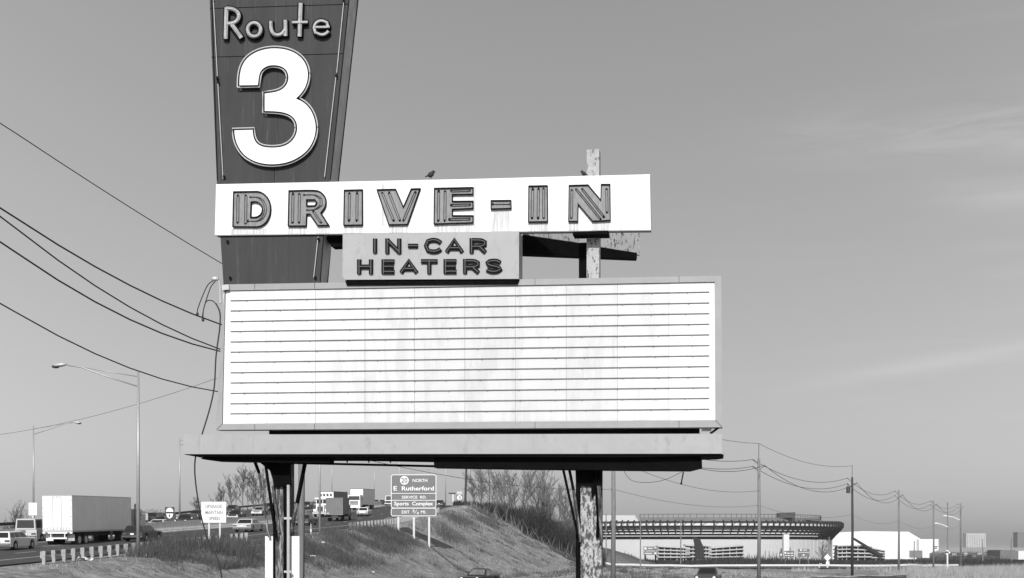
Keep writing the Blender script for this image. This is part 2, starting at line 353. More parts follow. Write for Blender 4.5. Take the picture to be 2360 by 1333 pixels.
# service road with the two oncoming cars
SR = [(-14, 20), (-12, 50), (-8, 82), (2, 106), (20, 124), (33, 139), (45, 155), (62, 172), (90, 186), (140, 196), (260, 206)]
def path(pts, n=8):
    out = []
    P = [Vector(p) for p in pts]; P = [2 * P[0] - P[1]] + P + [2 * P[-1] - P[-2]]
    for i in range(1, len(P) - 2):
        for k in range(n):
            u = k / n; a, b_, c, d = P[i - 1:i + 3]
            out.append(.5 * (2 * b_ + (c - a) * u + (2 * a - 5 * b_ + 4 * c - d) * u * u + (3 * b_ - a - 3 * c + d) * u ** 3))
    out.append(P[-2]); return out
def road2(pts, w0, w1, dz, mat_, name, sub=4):
    mb = MB(); P = path(pts); n = len(P); rows = []
    for i, p in enumerate(P):
        d = (P[min(i + 1, n - 1)] - P[max(i - 1, 0)]).normalized(); q = Vector((-d.y, d.x))
        row = []
        for k in range(sub + 1):
            s_ = p + q * (w0 + (w1 - w0) * k / sub); row.append((s_.x, s_.y, Tz(s_.x, s_.y) + dz))
        rows.append(row)
    m_ = sub + 1
    mb.add([v for r_ in rows for v in r_], [(i * m_ + k, i * m_ + k + 1, (i + 1) * m_ + k + 1, (i + 1) * m_ + k) for i in range(n - 1) for k in range(sub)])
    return tag(mb.build(name, mat_), kind='structure')
road2(SR, -9, 4.2, .10, 'asphalt', 'service_road', 6)
road2(SR, 4.2, 4.6, .16, 'concrete', 'service_road_kerb', 1); road2(SR, -9.4, -9, .16, 'concrete', 'service_road_kerb', 1)
CR = [(8, 322), (30, 322), (60, 320), (90, 318), (125, 313), (165, 300), (230, 270)]
road2(CR, -48, 0, .12, 'asphalt', 'cross_road', 6)

# ---------------------------------------------------------------- the drive-in sign
sign = thing('drive_in_sign', 'huge weathered roadside cinema sign with Route 3 pylon and blank letter board on rusty posts', 'sign', (-1, 30.2, -2.7))
def slab(mb, px, w, dep, mi=0, side=None):   # px: list of 2D image points of the front outline
    mb.prism([S(x, y, w) for x, y in px], SN * dep, mi, side)
# pylon
mb = MB(); slab(mb, [(478, -130), (820, -130), (761, 415), (736, 652), (515, 656), (499.5, 415)], 0.12, .60, 0, 1)
pyl = mb.build('pylon', ['pylon', 'pylon_side'], sign)
mb = MB()
for a, c in (((484.5, 20), (804, 10)), ((487, 132), (791, 124))): mb.bar(S(*a, .118), S(*c, .118), .012, .012)
mb.bar(S(633, 385, .118), S(632, 425, .118), .010); mb.bar(S(640, 135, .119), S(640, 395, .119), .004)
for a, c in (((484, -130), (501, 415)), ((818, -130), (761.5, 415)), ((746, 540), (738, 652))): mb.bar(S(*a, .11), S(*c, .11), .022, .02)
mb.build('panel_seam', 'dark', pyl)
mb = MB()
for a, c in (((490, -130), (492, 3)), ((492, 5), (501, 176)), ((502, 190), (514, 412)), ((813, -130), (793, 0)), ((792, 6), (776, 168)), ((774, 178), (748, 408)), ((733, 546), (723, 640))):
    mb = MB(); mb.tube([S(*a, .06), S(*c, .06)], .009, 6); mb.build('neon_border', 'neon', pyl)
mb = MB()
for x, y in ((501, 180), (503, 190), (775, 175), (516, 407), (792, 3), (524, 556), (530, 640), (726, 639), (734, 551)):
    mb = MB(); mb.bar(S(x, y, .118), S(x, y, .04), .05); mb.build('tube_holder', 'dark', pyl)
# numeral 3
Z1 = lambda l: [(460 + x / 3.03, y / 3.03) for x, y in l]
three = Z1([(278, 597), (280, 520), (300, 450), (340, 398), (400, 362), (465, 343), (530, 338), (600, 346), (660, 367), (712, 405), (745, 455), (758, 515), (750, 580), (722, 640), (672, 690),
 (725, 714), (770, 758), (800, 820), (813, 890), (802, 965), (765, 1038), (705, 1093), (625, 1133), (530, 1150), (440, 1145), (362, 1120), (300, 1074), (262, 1012), (246, 955), (243, 912), (370, 908), (373, 945), (385, 985), (412, 1015), (455, 1030),
 (520, 1034), (590, 1024), (642, 992), (674, 945), (684, 895), (674, 845), (640, 806), (590, 786), (530, 778), (455, 776), (455, 655), (530, 645), (580, 625), (610, 592), (624, 545), (612, 498), (580, 467), (530, 455), (480, 458), (440, 480), (416, 515), (407, 595)])
three = chaikin(three)
mb = MB(); fr = [S(x, y, -.04) for x, y in three]; mb.fill([fr], 0)
n = len(fr); bk = [p + SN * .16 for p in fr]; mb.add(fr + bk, [(i, i + n, (i + 1) % n + n, (i + 1) % n) for i in range(n)], 1)
num = mb.build('numeral', ['sign_white', 'dark'], pyl); num['label'] = 'big white raised numeral 3'
mb = MB(); mb.bar(S(820, -130, .12) + SN * .6, S(761, 415, .12) + SN * .6, .03, .03); mb.bar(S(746, 540, .12) + SN * .6, S(736, 652, .12) + SN * .6, .03, .03); mb.build('edge_strip', 'dark', pyl)
ol = inset(three, -4.6); mb = MB(); pts = [S(x, y, .02) for x, y in ol] ; mb.tube(pts + [pts[0]], .016, 6, caps=False)
mb.build('neon_outline', 'neon', pyl)
ol = inset(three, -3.2); mb = MB(); fr = [S(x, y, .115) for x, y in inset(three, -6.3)]; mb.fill([fr]); mb.build('numeral_backing', 'channel', pyl)
# Route letters (stroke trays)
def ribbon(mb, pts, w, fn, w0, dep, mi, side, closed=False):
    """tray stroke: 2D polyline pts (image px), width w px, front at depth w0"""
    P = [Vector(p) for p in pts]; n = len(P); l = []; r = []
    for i in range(n):
        a = P[i - 1] if (i > 0 or closed) else P[i]; c = P[(i + 1) % n] if (i < n - 1 or closed) else P[i]
        d = (c - a).normalized(); e = Vector((-d.y, d.x)) * w / 2; l.append(P[i] + e); r.append(P[i] - e)
    FL = [fn(p.x, p.y, w0) for p in l]; FR = [fn(p.x, p.y, w0) for p in r]; BL = [p + SN * dep for p in FL]; BR = [p + SN * dep for p in FR]
    for i in range(n if closed else n - 1):
        j = (i + 1) % n
        mb.quad(FL[i], FL[j], FR[j], FR[i], mi); mb.quad(FL[i], BL[i], BL[j], FL[j], side); mb.quad(FR[i], FR[j], BR[j], BR[i], side)
    if not closed:
        for i in (0, n - 1): mb.quad(FL[i], FR[i], BR[i], BL[i], side)
route = {
 'R': [([(187, 52), (184, 160), (181, 272)], 34), ([(187, 58), (235, 62), (268, 85), (275, 115), (262, 145), (235, 162), (190, 166)], 32), ([(222, 168), (262, 222), (292, 265)], 34)],
 'o': [(arc(380, 207, 46, 48, 0, 340, 17), 31)],
 'u': [([(496, 148), (497, 205), (515, 238), (545, 247), (578, 235), (598, 205)], 31), ([(598, 140), (599, 200), (600, 252)], 32)],
 't': [([(705, 22), (701, 140), (697, 256)], 34), ([(645, 156), (700, 156), (755, 155)], 26)],
 'e': [([(800, 190), (850, 190), (908, 188)], 24), ([(897, 188), (888, 158), (850, 142), (815, 155), (796, 190), (808, 228), (848, 245), (880, 238), (900, 218)], 27)]}
for ch, sts in route.items():
    mb = MB()
    for k, (pts, w) in enumerate(sts):
        pts = Z1(pts); w = w / 3.03; cl = ch == 'o'
        pts = chaikin(pts, False, 2) if not cl else pts
        if cl: pts = pts[:-1] if False else pts
        ribbon(mb, pts, w + 2.6, S, .02 - k * .004, .10, 1, 1, cl)
        ribbon(mb, pts, w - 2.6, S, .012 - k * .004, .004, 0, 0, cl)
        ribbon(mb, pts, 1.1, S, -.02 - k * .004, .01, 2, 2, cl)
    mb.build('letter', ['tray_light', 'dark', 'neon'], pyl)
mb = MB(); text_px(mb, ' ', (0, 0, 1, 1), lambda x, y: Vector((0, 0, 0))) if False else None
# DRIVE-IN board
mb = MB(); slab(mb, [(498, 425), (1080, 413), (1498, 402), (1500, 530), (1080, 535), (495, 542)], .06, .26, 0, 1)
nb = mb.build('name_board', ['sign_white', 'frame'], sign)
mb = MB()
for x, ya, yb in ((885, 418, 540), (1092, 413, 536)): mb.bar(S(x, ya, .058), S(x, yb, .058), .006, .006)
mb.bar(S(497, 542.5, .08), S(1501, 530.8, .08), .03, .03)
mb.build('board_seam', 'frame', nb)
Z2 = lambda l: [(480 + x / 4.214, 390 + y / 4.214) for x, y in l]
Z3 = lambda l: [(1000 + x / 3.921, 330 + y / 3.921) for x, y in l]
DL = [
 ('D', [Z2([(240, 215)] + arc(470, 387, 137, 176, -88, 88, 12) + [(232, 562)]), Z2([(418, 322)] + arc(450, 390, 70, 72, -88, 88, 8) + [(412, 462)])], [[(288, 255), (285, 520)], [(365, 255), (362, 530)], [(410, 272)] + arc(460, 388, 95, 118, -88, 88, 8) + [(385, 505)]]),
 ('R', [Z2([(778, 205), (1030, 198), (1090, 213), (1130, 255), (1148, 315), (1135, 375), (1095, 425), (1175, 548), (1060, 550), (985, 440), (957, 440), (952, 555), (770, 555)]), Z2([(957, 300), (1030, 300), (1048, 325), (1032, 350), (957, 352)])], [[(822, 240), (818, 520)], [(885, 240), (880, 520)], [(930, 250), (1040, 245), (1095, 290), (1095, 350), (1040, 395), (960, 398)], [(1020, 410), (1095, 520)]]),
 ('I', [Z2([(1316, 200), (1497, 195), (1499, 545), (1310, 548)])], [[(1370, 235), (1366, 500)], [(1445, 232), (1442, 500)]]),
 ('V', [Z2([(1632, 195), (1820, 190), (1893, 360), (1968, 187), (2060, 184), (1935, 540), (1750, 543)])], [[(1690, 230), (1800, 500)], [(1755, 228), (1860, 500)], [(2010, 225), (1895, 500)]]),
 ('E', [[(1000, 433), (1090.5, 431), (1090.5, 448.5), (1043, 449), (1043, 463), (1090.5, 462.5), (1090.5, 481), (1043, 483), (1043, 496), (1090.5, 496), (1090.5, 514), (999, 517)]], None),
 ('-', [Z3([(512, 515), (697, 513), (700, 592), (512, 598)])], None),
 ('I', [Z3([(853, 383), (1027, 380), (1030, 712), (850, 715)])], None),
 ('N', [Z3([(1218, 378), (1395, 373), (1505, 505), (1508, 368), (1593, 368), (1597, 700), (1432, 708), (1305, 555), (1303, 710), (1213, 710)])], None)]
extra = {4: [[(1011, 441), (1010, 509)], [(1026, 441), (1025, 509)], [(1040, 440), (1083, 439)], [(1040, 473), (1083, 472)], [(1036, 506), (1083, 505)]], 5: [[(1136, 471), (1174, 471)]],
 6: [[(1228, 436), (1226, 503)], [(1241, 435), (1240, 503)], [(1253, 435), (1253, 503)]], 7: [[(1318, 438), (1317, 503)], [(1328, 436), (1384, 505)], [(1342, 436), (1392, 500)], [(1398, 436), (1399, 490)]]}
for k, (ch, loops, tubes) in enumerate(DL):
    mb = MB(); WF = -.01
    if ch == 'R': loops = [chaikin(l, True, 2, 44) for l in loops]
    if ch == 'R': tubes = [chaikin(l, False, 2) for l in tubes]
    ins = [inset(l, 1.9 if q == 0 else -1.9) for q, l in enumerate(loops)]
    for l, il in zip(loops, ins):
        fr = [S(x, y, WF) for x, y in l]; bk = [p + SN * .069 for p in fr]; inn = [S(x, y, WF) for x, y in il]; ind = [p + SN * .04 for p in inn]; n = len(l)
        mb.add(fr + bk, [(i, i + n, (i + 1) % n + n, (i + 1) % n) for i in range(n)], 1)
        mb.add(fr + inn, [(i, i + n, (i + 1) % n + n, (i + 1) % n) for i in range(n)], 1)
        mb.add(inn + ind, [(i, i + n, (i + 1) % n + n, (i + 1) % n) for i in range(n)], 1)
    mb.fill([[S(x, y, WF) + SN * .04 for x, y in il] for il in ins], 0)
    tb = [Z2(q) for q in tubes] if tubes else extra.get(k, [])
    for q in tb:
        for dx in (-2.4, 2.4) if k != 5 else (0,):
            hz = abs(q[-1][0] - q[0][0]) > abs(q[-1][1] - q[0][1])
            mb.tube([S(x + (0 if hz else dx), y + (dx * .9 if hz else 0), WF + .025) for x, y in q], .008, 5, 2)
        for e in (q[0], q[-1]): mb.ell(S(e[0] + rng.uniform(-.6, .6), e[1], WF + .035), rng.uniform(.018, .034), .012, rng.uniform(.02, .04), 1, 6, 4)
    mb.build('letter', ['tray', 'dark', 'neon_dim'], nb)
# dirt washed down the board below each letter
for x0, x1, y0 in ((532, 615, 528), (664, 705, 524), (728, 760, 523), (791, 836, 521.5), (895, 940, 520), (1002, 1090, 518.5), (1130, 1178, 485), (1217, 1264, 513.5), (1310, 1334, 512.5), (1363, 1408, 511.5)):
    mb = MB(); yb = 541.5 - (x0 - 495) * .0115
    mb.quad(S(x0, y0, .0575), S(x1, y0, .0575), S(x1, yb, .0575), S(x0, yb, .0575)); mb.build('dirt_streak', 'dirt', nb)
for x0, x1, y0, y1 in ((600, 601.5, 428, 440), (880, 884, 425, 520), (1092, 1096, 420, 530)):
    mb = MB(); mb.quad(S(x0, y0, .057), S(x1, y0, .057), S(x1, y1, .057), S(x0, y1, .057)); mb.build('dirt_streak', 'dirt', nb)
# IN-CAR HEATERS box
mb = MB(); slab(mb, [(790, 540), (1000, 536), (1196, 533), (1196, 643), (797, 645), (789, 638)], -.10, .55, 0, 1)
hb = mb.build('heater_box', ['canopy', 'frame'], sign)
GL = {'I': [[(.5, 0), (.5, 1)]], 'N': [[(.12, 1), (.12, 0)], [(.12, 0.03), (.88, .97)], [(.88, 1), (.88, 0)]], '-': [[(0, .5), (1, .5)]],
 'C': [[(.98, .25), (.8, .08), (.5, .02), (.2, .12), (.06, .5), (.2, .88), (.5, .98), (.8, .92), (.98, .75)]],
 'A': [[(.06, 1), (.5, .02), (.94, 1)], [(.25, .68), (.75, .68)]], 'R': [[(.1, 1), (.1, 0)], [(.1, .07), (.7, .07), (.92, .2), (.92, .42), (.7, .57), (.1, .57)], [(.6, .6), (.95, 1)]],
 'H': [[(.1, 0), (.1, 1)], [(.9, 0), (.9, 1)], [(.1, .5), (.9, .5)]], 'E': [[(.12, 0), (.12, 1)], [(.12, .08), (.95, .08)], [(.12, .5), (.9, .5)], [(.12, .92), (.95, .92)]],
 'T': [[(0, .08), (1, .08)], [(.5, .08), (.5, 1)]], 'S': [[(.92, .22), (.75, .06), (.3, .06), (.08, .22), (.2, .44), (.8, .56), (.95, .76), (.72, .94), (.28, .94), (.05, .78)]]}
for row, y0, y1 in ((('I', 858, 870), ('N', 886, 926), ('-', 938, 965), ('C', 977, 1018), ('A', 1025, 1069), ('R', 1081, 1122)), 552, 581), ((('H', 822, 860), ('E', 878, 912), ('A', 920, 964), ('T', 968, 1010), ('E', 1021, 1055), ('R', 1066, 1106), ('S', 1118, 1157)), 600, 628):
    for ch, x0, x1 in row:
        mb = MB()
        for k, st in enumerate(GL[ch]):
            sk = (x0 + x1) / 2
            pts = [(x0 + 2 + u * (x1 - x0 - 4), y0 + v * (y1 - y0) - (sk - 990) * .004) for u, v in st]
            if ch == 'I': pts = [(sk, y0 - 2), (sk, y1 + 2)]
            elif len(st) == 2 and st[0][0] == st[1][0]: pts = [(pts[0][0], pts[0][1] + (-2.5 if pts[0][1] < pts[1][1] else 2.5)), (pts[1][0], pts[1][1] + (2.5 if pts[0][1] < pts[1][1] else -2.5))]
            pts = chaikin(pts, False, 2)
            ribbon(mb, pts, 9.5, S, -.15 - k * .003, .049, 0, 0)
            ribbon(mb, pts, 4.6, S, -.154 - k * .003, .002, 1, 1)
            mb.tube([S(x, y, -.165 - k * .003) for x, y in pts], .008, 5, 2)
        mb.build('letter', ['dark', 'channel', 'bldg_dk'], hb)
mb = MB(); slab(mb, [(795, 646.5), (1197, 645), (1193, 655), (799, 658)], -.06, .5); mb.build('box_shadow_slab', 'black', sign)  # black slab stands in for the shadow under the heater box
mb = MB(); slab(mb, [(521, 657), (739, 652.5), (738, 661), (524, 664)], .16, .5); mb.build('pylon_shadow_slab', 'black', sign)  # black slab drawn in place of the pylon's shadow on the frame
mb = MB(); slab(mb, [(746, 543), (790, 541), (790, 568), (764, 569)], .30, .3); mb.build('gusset', 'black', sign)
# marquee
MQ = [(517, 656), (1662, 636), (1665, 985), (497, 991)]; MI = [(519, 670), (1647, 650), (1649, 969), (512, 978)]
mb = MB(); fo = [S(x, y, -.02) for x, y in MQ]; fi = [S(x, y, -.02) for x, y in MI]; bk = [p + SN * .34 for p in fo]; fb = [p + SN * .045 for p in fi]
for i in range(4):
    j = (i + 1) % 4; mb.quad(fo[i], fo[j], fi[j], fi[i]); mb.quad(fi[i], fi[j], fb[j], fb[i], 1); mb.quad(fo[j], fo[i], bk[i], bk[j], 0)
mb.quad(*bk)
mqf = mb.build('marquee_frame', ['frame', 'dark'], sign)
mb = MB()
for x in (587, 725, 1233, 1565): 
    mb = MB(); mb.bar(S(x, 979 - (x - 512) * .008, -.023), S(x, 990.5 - (x - 512) * .005, -.023), .008, .008); mb.build('frame_seam', 'dark', mqf)
    mb = MB(); mb.bar(S(x, 655 - (x - 517) * .0175, -.023), S(x, 669 - (x - 517) * .0175, -.023), .008, .008); mb.build('frame_seam', 'dark', mqf)
for a, c in (((1649, 969), (1664, 984.5)), ((512, 978), (500, 990))): mb = MB(); mb.bar(S(*a, -.022), S(*c, -.022), .008); mb.build('frame_seam', 'dark', mqf)
mb = MB(); mb.quad(*[p + SN * .043 for p in fi]); mq = mb.build('letter_board', 'marquee', sign)
def lb(x, v):   # point on the letter board, v 0..1 down
    t_ = (x - 515) / 1133; return (x, (670 - 20 * t_) * (1 - v) + (978 - 9 * t_) * v)
xe = [514, 613, 727, 841, 955, 1071, 1188, 1305, 1423, 1542, 1648.5]
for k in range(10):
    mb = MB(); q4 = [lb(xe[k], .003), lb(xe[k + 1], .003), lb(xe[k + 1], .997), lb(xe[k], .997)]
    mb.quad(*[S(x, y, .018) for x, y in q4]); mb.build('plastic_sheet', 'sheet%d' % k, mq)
mb = MB()
for x in (613, 727, 841, 955, 1071, 1188, 1305, 1423, 1542):
    a = lb(x, .004); c = lb(x, .996); mb.bar(S(*a, .014), S(*c, .014), .009, .006)
mb.build('panel_joint', 'joint', mq)
yl = [693, 716.5, 741, 764, 788, 811.5, 835, 859, 882.5, 906.5, 930.5, 953.5]; yr = [673, 698, 722.5, 747, 771.5, 796, 820, 844.5, 869, 893.5, 918, 943]
for a, c in zip(yl, yr):
    mb = MB(); mb.bar(S(531, a, .0), S(1635, c, .0), .012, .017)
    for k in range(14):
        x = 560 + k * 79 + rng.uniform(-12, 12); y = a + (c - a) * (x - 531) / 1104; mb.bar(S(x, y + .6, -.005), S(x, y + 2, -.005), .02, .02)
    mb.build('letter_rail', 'cable_grey', mq)
# canopy
mb = MB(); slab(mb, [(422, 1002), (1664, 1000), (1664, 1046), (422, 1047)], -.55, 1.5, 0, 0)
cn = mb.build('canopy', 'canopy', sign)
mb = MB(); slab(mb, [(424, 1048), (1668, 1047.5), (1652, 1050), (1450, 1054), (470, 1052)], -.50, 1.35); mb.build('soffit', 'black', cn)  # shade below the canopy is put into the near-black colour
mb = MB()
for x in (583, 1230, 460): mb = MB(); mb.bar(S(x, 1003, -.553), S(x, 1045, -.553), .006); mb.build('fascia_seam', 'frame', cn)
mb = MB(); slab(mb, [(462, 1058), (474, 1052), (760, 1052), (760, 1067), (640, 1066), (500, 1063)], -.35, .35)
slab(mb, [(1000, 1052), (1617, 1050), (1618, 1078), (1590, 1085), (1400, 1083.5), (1180, 1081), (1000, 1078)], -.33, .4)
slab(mb, [(700, 1050), (1010, 1050), (1010, 1056), (700, 1055)], -.36, .35)
mb.bar(S(655, 1067, -.1), S(1180, 1079, -.1), .05, .05); mb.bar(S(700, 1050, .6), S(1180, 1050, .6), .3, .25)
mb.build('truss_beam', 'black', sign)
mb = MB(); mb.bar(S(735, 1059.5, -.3), S(1000, 1064, -.3), .035, .035)
for x in (755, 800, 850, 900): mb.bar(S(x, 1057, -.28), S(x, 1067, -.28), .03, .03)
mb.build('light_fixture', 'black', sign)
mb = MB(); slab(mb, [(620, 991), (1612, 985), (1612, 1001), (620, 1001)], .25, .3); mb.build('board_support', 'black', sign)
mb = MB(); slab(mb, [(1617, 986), (1640, 986), (1636, 1000), (1617, 1000)], .1, .3); mb.build('end_box', 'frame', sign)
mb = MB(); mb.bar(S(1657, 985, .1), S(1637, 1000, .1), .03, .05); mb.build('end_brace', 'dark', sign)
# posts
zb = -2.75
def post(name, px0, px1, ytop, w, dep, matn, ybot=None):
    a = S(px0, ytop, w); b_ = S(px1, ytop, w); z1 = a.z; z0 = zb if ybot is None else S(px0, ybot, w).z
    mb = MB(); mb.prism([(a.x, a.y, z0), (b_.x, b_.y, z0), (b_.x, b_.y, z1), (a.x, a.y, z1)], SN * dep); return mb
post('p', 1352, 1381, 345, .30, .34, 'peel', 1000).build('post', 'peel', sign)
mb = post('p', 1334, 1352, 560, .62, .3, 'x', 1000); o = mb.build('post', 'black', sign); o['label'] = 'dark steel post half hidden behind the painted one'
post('p', 1338, 1386, 1052, .18, .36, 'x').build('post', 'peel_heavy', sign)
mb = post('p', 1327, 1338, 1052, .26, .3, 'x'); mb.build('post_flange', 'black', sign)
mb = MB(); slab(mb, [(1326, 1082), (1388, 1082), (1380, 1118), (1364, 1150), (1362, 1119), (1338, 1119), (1330, 1190)], .10, .06); mb.build('post_head', 'black', sign)
mb = MB()
for a, c in (((1298, 1082), (1331, 1232)), ((1312, 1082), (1336, 1200)), ((1384, 1082), (1378, 1240)), ((1372, 1082), (1382, 1235))): mb.bar(S(*a, .05), S(*c, .12), .085, .05)
mb.build('knee_brace', 'black', sign)
mb = MB(); mb.bar(S(1322, 1130, .02), S(1338, 1250, .08), .11, .04); mb.bar(S(1380, 1120, .02), S(1386, 1250, .08), .08, .04); mb.build('knee_brace', 'rust', sign)
post('p', 629, 667, 1052, .18, .36, 'x').build('post', 'rust', sign)
post('p', 653, 659, 1119, .12, .07, 'x').build('post_flange', 'black', sign); post('p', 629, 633, 1119, .13, .06, 'x').build('post_flange', 'black', sign)
mb = post('p', 611, 631, 1236, .24, .26, 'x'); mb.build('post_base', 'whitebase', sign)
mb = post('p', 668, 690, 1236, .24, .26, 'x'); mb.build('post_base', 'whitebase', sign)
mb = MB(); slab(mb, [(598, 1066), (668, 1066), (668, 1122), (633, 1121), (622, 1085)], .08, .1); mb.build('post_head', 'black', sign)
mb = MB()
for a, c in (((588, 1066), (597, 1090)), ((612, 1070), (636, 1240)), ((703, 1068), (685, 1160))): mb.bar(S(*a, .03), S(*c, .08), .085, .06)
mb.build('knee_brace', 'black', sign)
mb = MB()
for a, c in (((597, 1090), (620, 1238)), ((628, 1120), (644, 1228)), ((685, 1160), (672, 1225))): mb.bar(S(*a, .08), S(*c, .14), .08, .05)
mb.build('knee_brace', 'rust', sign)
mb = MB(); a = S(664.5, 1118, .08); mb.tube([a, (a.x, a.y, zb)], .038, 8)
for y in (1195, 1318): mb.bar(S(655, y, .08), S(672, y, .08), .04, .05)
mb.build('conduit', 'steel_lt', sign)
# rear face of the V and its beam
mb = MB()
def rearslab(pts, mi=0, th=.12):
    vs = [W(x, y, Yq) for x, y, Yq in pts]; mb.prism(vs, (0, th, 0), mi)
rearslab([(1385, 536, 33.2), (1477, 536, 34.0), (1474, 588, 34.0), (1385, 575, 33.2)])
mb.build('rear_board', 'peel', sign); mb = MB()
rearslab([(1206, 538, 31.4), (1335, 538, 32.6), (1335, 560, 32.6), (1206, 541, 31.4)])
mb.build('rear_board', 'peel', sign)
mb = MB(); rearslab([(1204, 541, 31.3), (1468, 583, 33.9), (1468, 597, 33.9), (1204, 586, 31.3)], 0, .25); mb.build('rear_beam', 'black', sign)
mb = MB(); slab(mb, [(1320, 534), (1402, 532), (1402, 540), (1320, 541)], -.05, .4); mb.build('post_cap', 'black', sign)
# weatherhead
mb = MB(); mb.tube([S(508, 700, -.05), S(507, 660, -.05), S(504, 646, -.07)], .03, 8); mb.ell(S(496, 643, -.1), .10, .06, .055, 0, 10, 6)
mb.bar(S(512, 664, -.06), S(528, 662, -.06), .05, .12)
mb.build('weatherhead', 'steel_lt', sign)
mb = MB()
for pts in ([(494, 646), (480, 656), (468, 680), (456, 712), (455, 724)], [(497, 648), (486, 662), (476, 690), (469, 715), (468, 735)], [(466, 736), (469, 715), (476, 695), (490, 694), (500, 705), (507, 722)]):
    P = path([(x, y) for x, y in pts], 4); mb.tube([S(p.x, p.y, -.12) for p in P], .013, 5)
for p in ((455, 724), (468, 738)): mb.ell(S(*p, -.12), .035, .03, .04)
mb.build('drip_loop', 'wire', sign)
P = path([(498, 700), (507, 722), (506, 760), (498, 820), (494, 890), (484, 940), (466, 1000), (452, 1045), (449, 1090), (456, 1150), (466, 1200), (482, 1250), (500, 1285), (507, 1310), (512, 1345), (520, 1500)], 5)
mb = MB(); mb.tube([S(p.x, p.y, -.07 if p.y < 985 else -.07 + (p.y - 985) * .004 if p.y < 1060 else .23) for p in P], .018, 6)
tag(mb.build('hanging_cable', 'wire', org=S(520, 1500, -.62)), 'black cable hanging loose down the left end of the cinema sign', 'cable')
# birds on the name board
def bird(px, py, lab, s_=1.0, face=1):
    c = S(px, py, .1); mb = MB(); q = Matrix.Rotation(R(-35 * face), 3, 'Y')
    mb.ell(c + Vector((0, 0, .085)) * s_, .085 * s_, .06 * s_, .062 * s_, 0, 10, 6, q); mb.ell(c + Vector((.055 * face, 0, .145)) * s_, .042 * s_, .038 * s_, .038 * s_)
    mb.prism([c + Vector((-.05 * face, -.025, .06)) * s_, c + Vector((-.05 * face, .025, .06)) * s_, c + Vector((-.13 * face, .025, .02)) * s_, c + Vector((-.13 * face, -.025, .02)) * s_], (0, 0, .02))
    mb.tube([c + Vector((.09 * face, 0, .145)) * s_, c + Vector((.115 * face, 0, .138)) * s_], .010 * s_, 5, 0, .002)
    for dx in (-.02, .02): mb.tube([c + Vector((dx, 0, .06)) * s_, c + Vector((dx, 0, -.01)) * s_], .006, 4)
    tag(mb.build('bird', 'bird', org=c, smooth=True), lab, 'bird', 'birds on the sign')
bird(993, 411, 'dark bird perched on top of the white board above the letter E'); bird(1345, 406, 'small dark bird perched against the peeling post top', .7, -1)

# ---------------------------------------------------------------- poles and wires
def upole(loc, zt, r, matn, label, pin=False, trans=False):
    zb_ = Tz(loc[0], loc[1]) - .3
    t_ = thing('utility_pole', label, 'utility pole', (loc[0], loc[1], zb_), 'utility poles along the service road')
    mb = MB(); mb.tube([(loc[0], loc[1], zb_), (loc[0] + .05, loc[1], (zb_ + zt) / 2), (loc[0], loc[1], zt)], r * 1.15, 10, 0, r * .8); mb.build('shaft', matn, t_, smooth=True)
    if pin:
        mb = MB(); mb.tube([(loc[0], loc[1], zt - .3), (loc[0] + .02, loc[1], zt + 1.55)], .035, 5); mb.build('pole_top_pin', 'wire_far', t_)
    mb = MB()
    for dx, dz in ((-.6, -.15), (-.6, -.85), (.6, -.75)):
        mb.bar((loc[0], loc[1], zt + dz - .5), (loc[0] + dx, loc[1], zt + dz), .05, .05); mb.ell((loc[0] + dx, loc[1], zt + dz + .03), .05, .05, .07)
    mb.build('insulator_bracket', 'wire_far', t_)
    if trans:
        mb = MB(); c = (loc[0] - .5, loc[1], zt - 1.6); mb.tube([(c[0], c[1], c[2] - .45), (c[0], c[1], c[2] + .4)], .27, 12); mb.tube([(c[0], c[1], c[2] + .4), (c[0] - .1, c[1], c[2] + .75)], .05, 6); mb.build('transformer', 'ink', t_)
    return t_
UP = [(-9.1, 56, 9.4), (7.6, 98, 9.45), (25.4, 134, 9.5), (43.9, 168, 9.5), (60.6, 204, 9.5), (79.0, 244, 9.5), (100.0, 290, 10.6)]
ulab = ['grey wooden pole standing just right of the left rusty sign post', 'thin pale wooden pole just right of the right rusty sign post', 'tall pale wooden utility pole in front of the stadium', 'dark utility pole with a transformer beside the white arena',
        'pale utility pole in front of the white arena roof', 'slim utility pole at the right end of the white arena', 'farthest slim utility pole with a white lamp arm']
for k, (x, y, z) in enumerate(UP): upole((x, y), z, (.145, .17, .175, .165, .165, .16, .16)[k], 'wood_dark' if k == 3 else 'wood', ulab[k], k in (2, 3), k == 3)
def wire(a, c, sag, r, label, group, n=14, matn='wire_far', cat='wire', nm_='overhead_wire'):
    a = Vector(a); c = Vector(c); pts = [a.lerp(c, i / n) - Vector((0, 0, 4 * sag * (i / n) * (1 - i / n))) for i in range(n + 1)]
    mb = MB(); mb.tube(pts, r, 5); return tag(mb.build(nm_, matn, org=a), label, cat, group)
spans = ['between the two poles behind the sign posts', 'from the right sign post to the pole before the stadium', 'from the stadium pole to the dark transformer pole', 'from the transformer pole to the arena pole', 'between the two poles before the arena', 'between the two farthest poles']
wl = ['upper left wire', 'lower left wire', 'right-hand wire', 'low telephone wire']
for k in range(len(UP) - 1):
    a = UP[k]; c = UP[k + 1]
    for q, (dx, dz, sg) in enumerate(((-.6, -.1, 1.3), (-.6, -.8, 1.4), (.6, -.7, 1.9), (0, -4.8, .8))):
        wire((a[0] + dx, a[1], a[2] + dz), (c[0] + dx, c[1], c[2] + dz), sg if k > 1 else sg * .8, .028 if q < 3 else .014, wl[q] + ' strung ' + spans[k], 'wires between the utility poles')
wire((7.6, 98, 10.9), (25.42, 134, 11.05), .6, .022, 'topmost thin wire from behind the board to the stadium pole', 'wires between the utility poles')
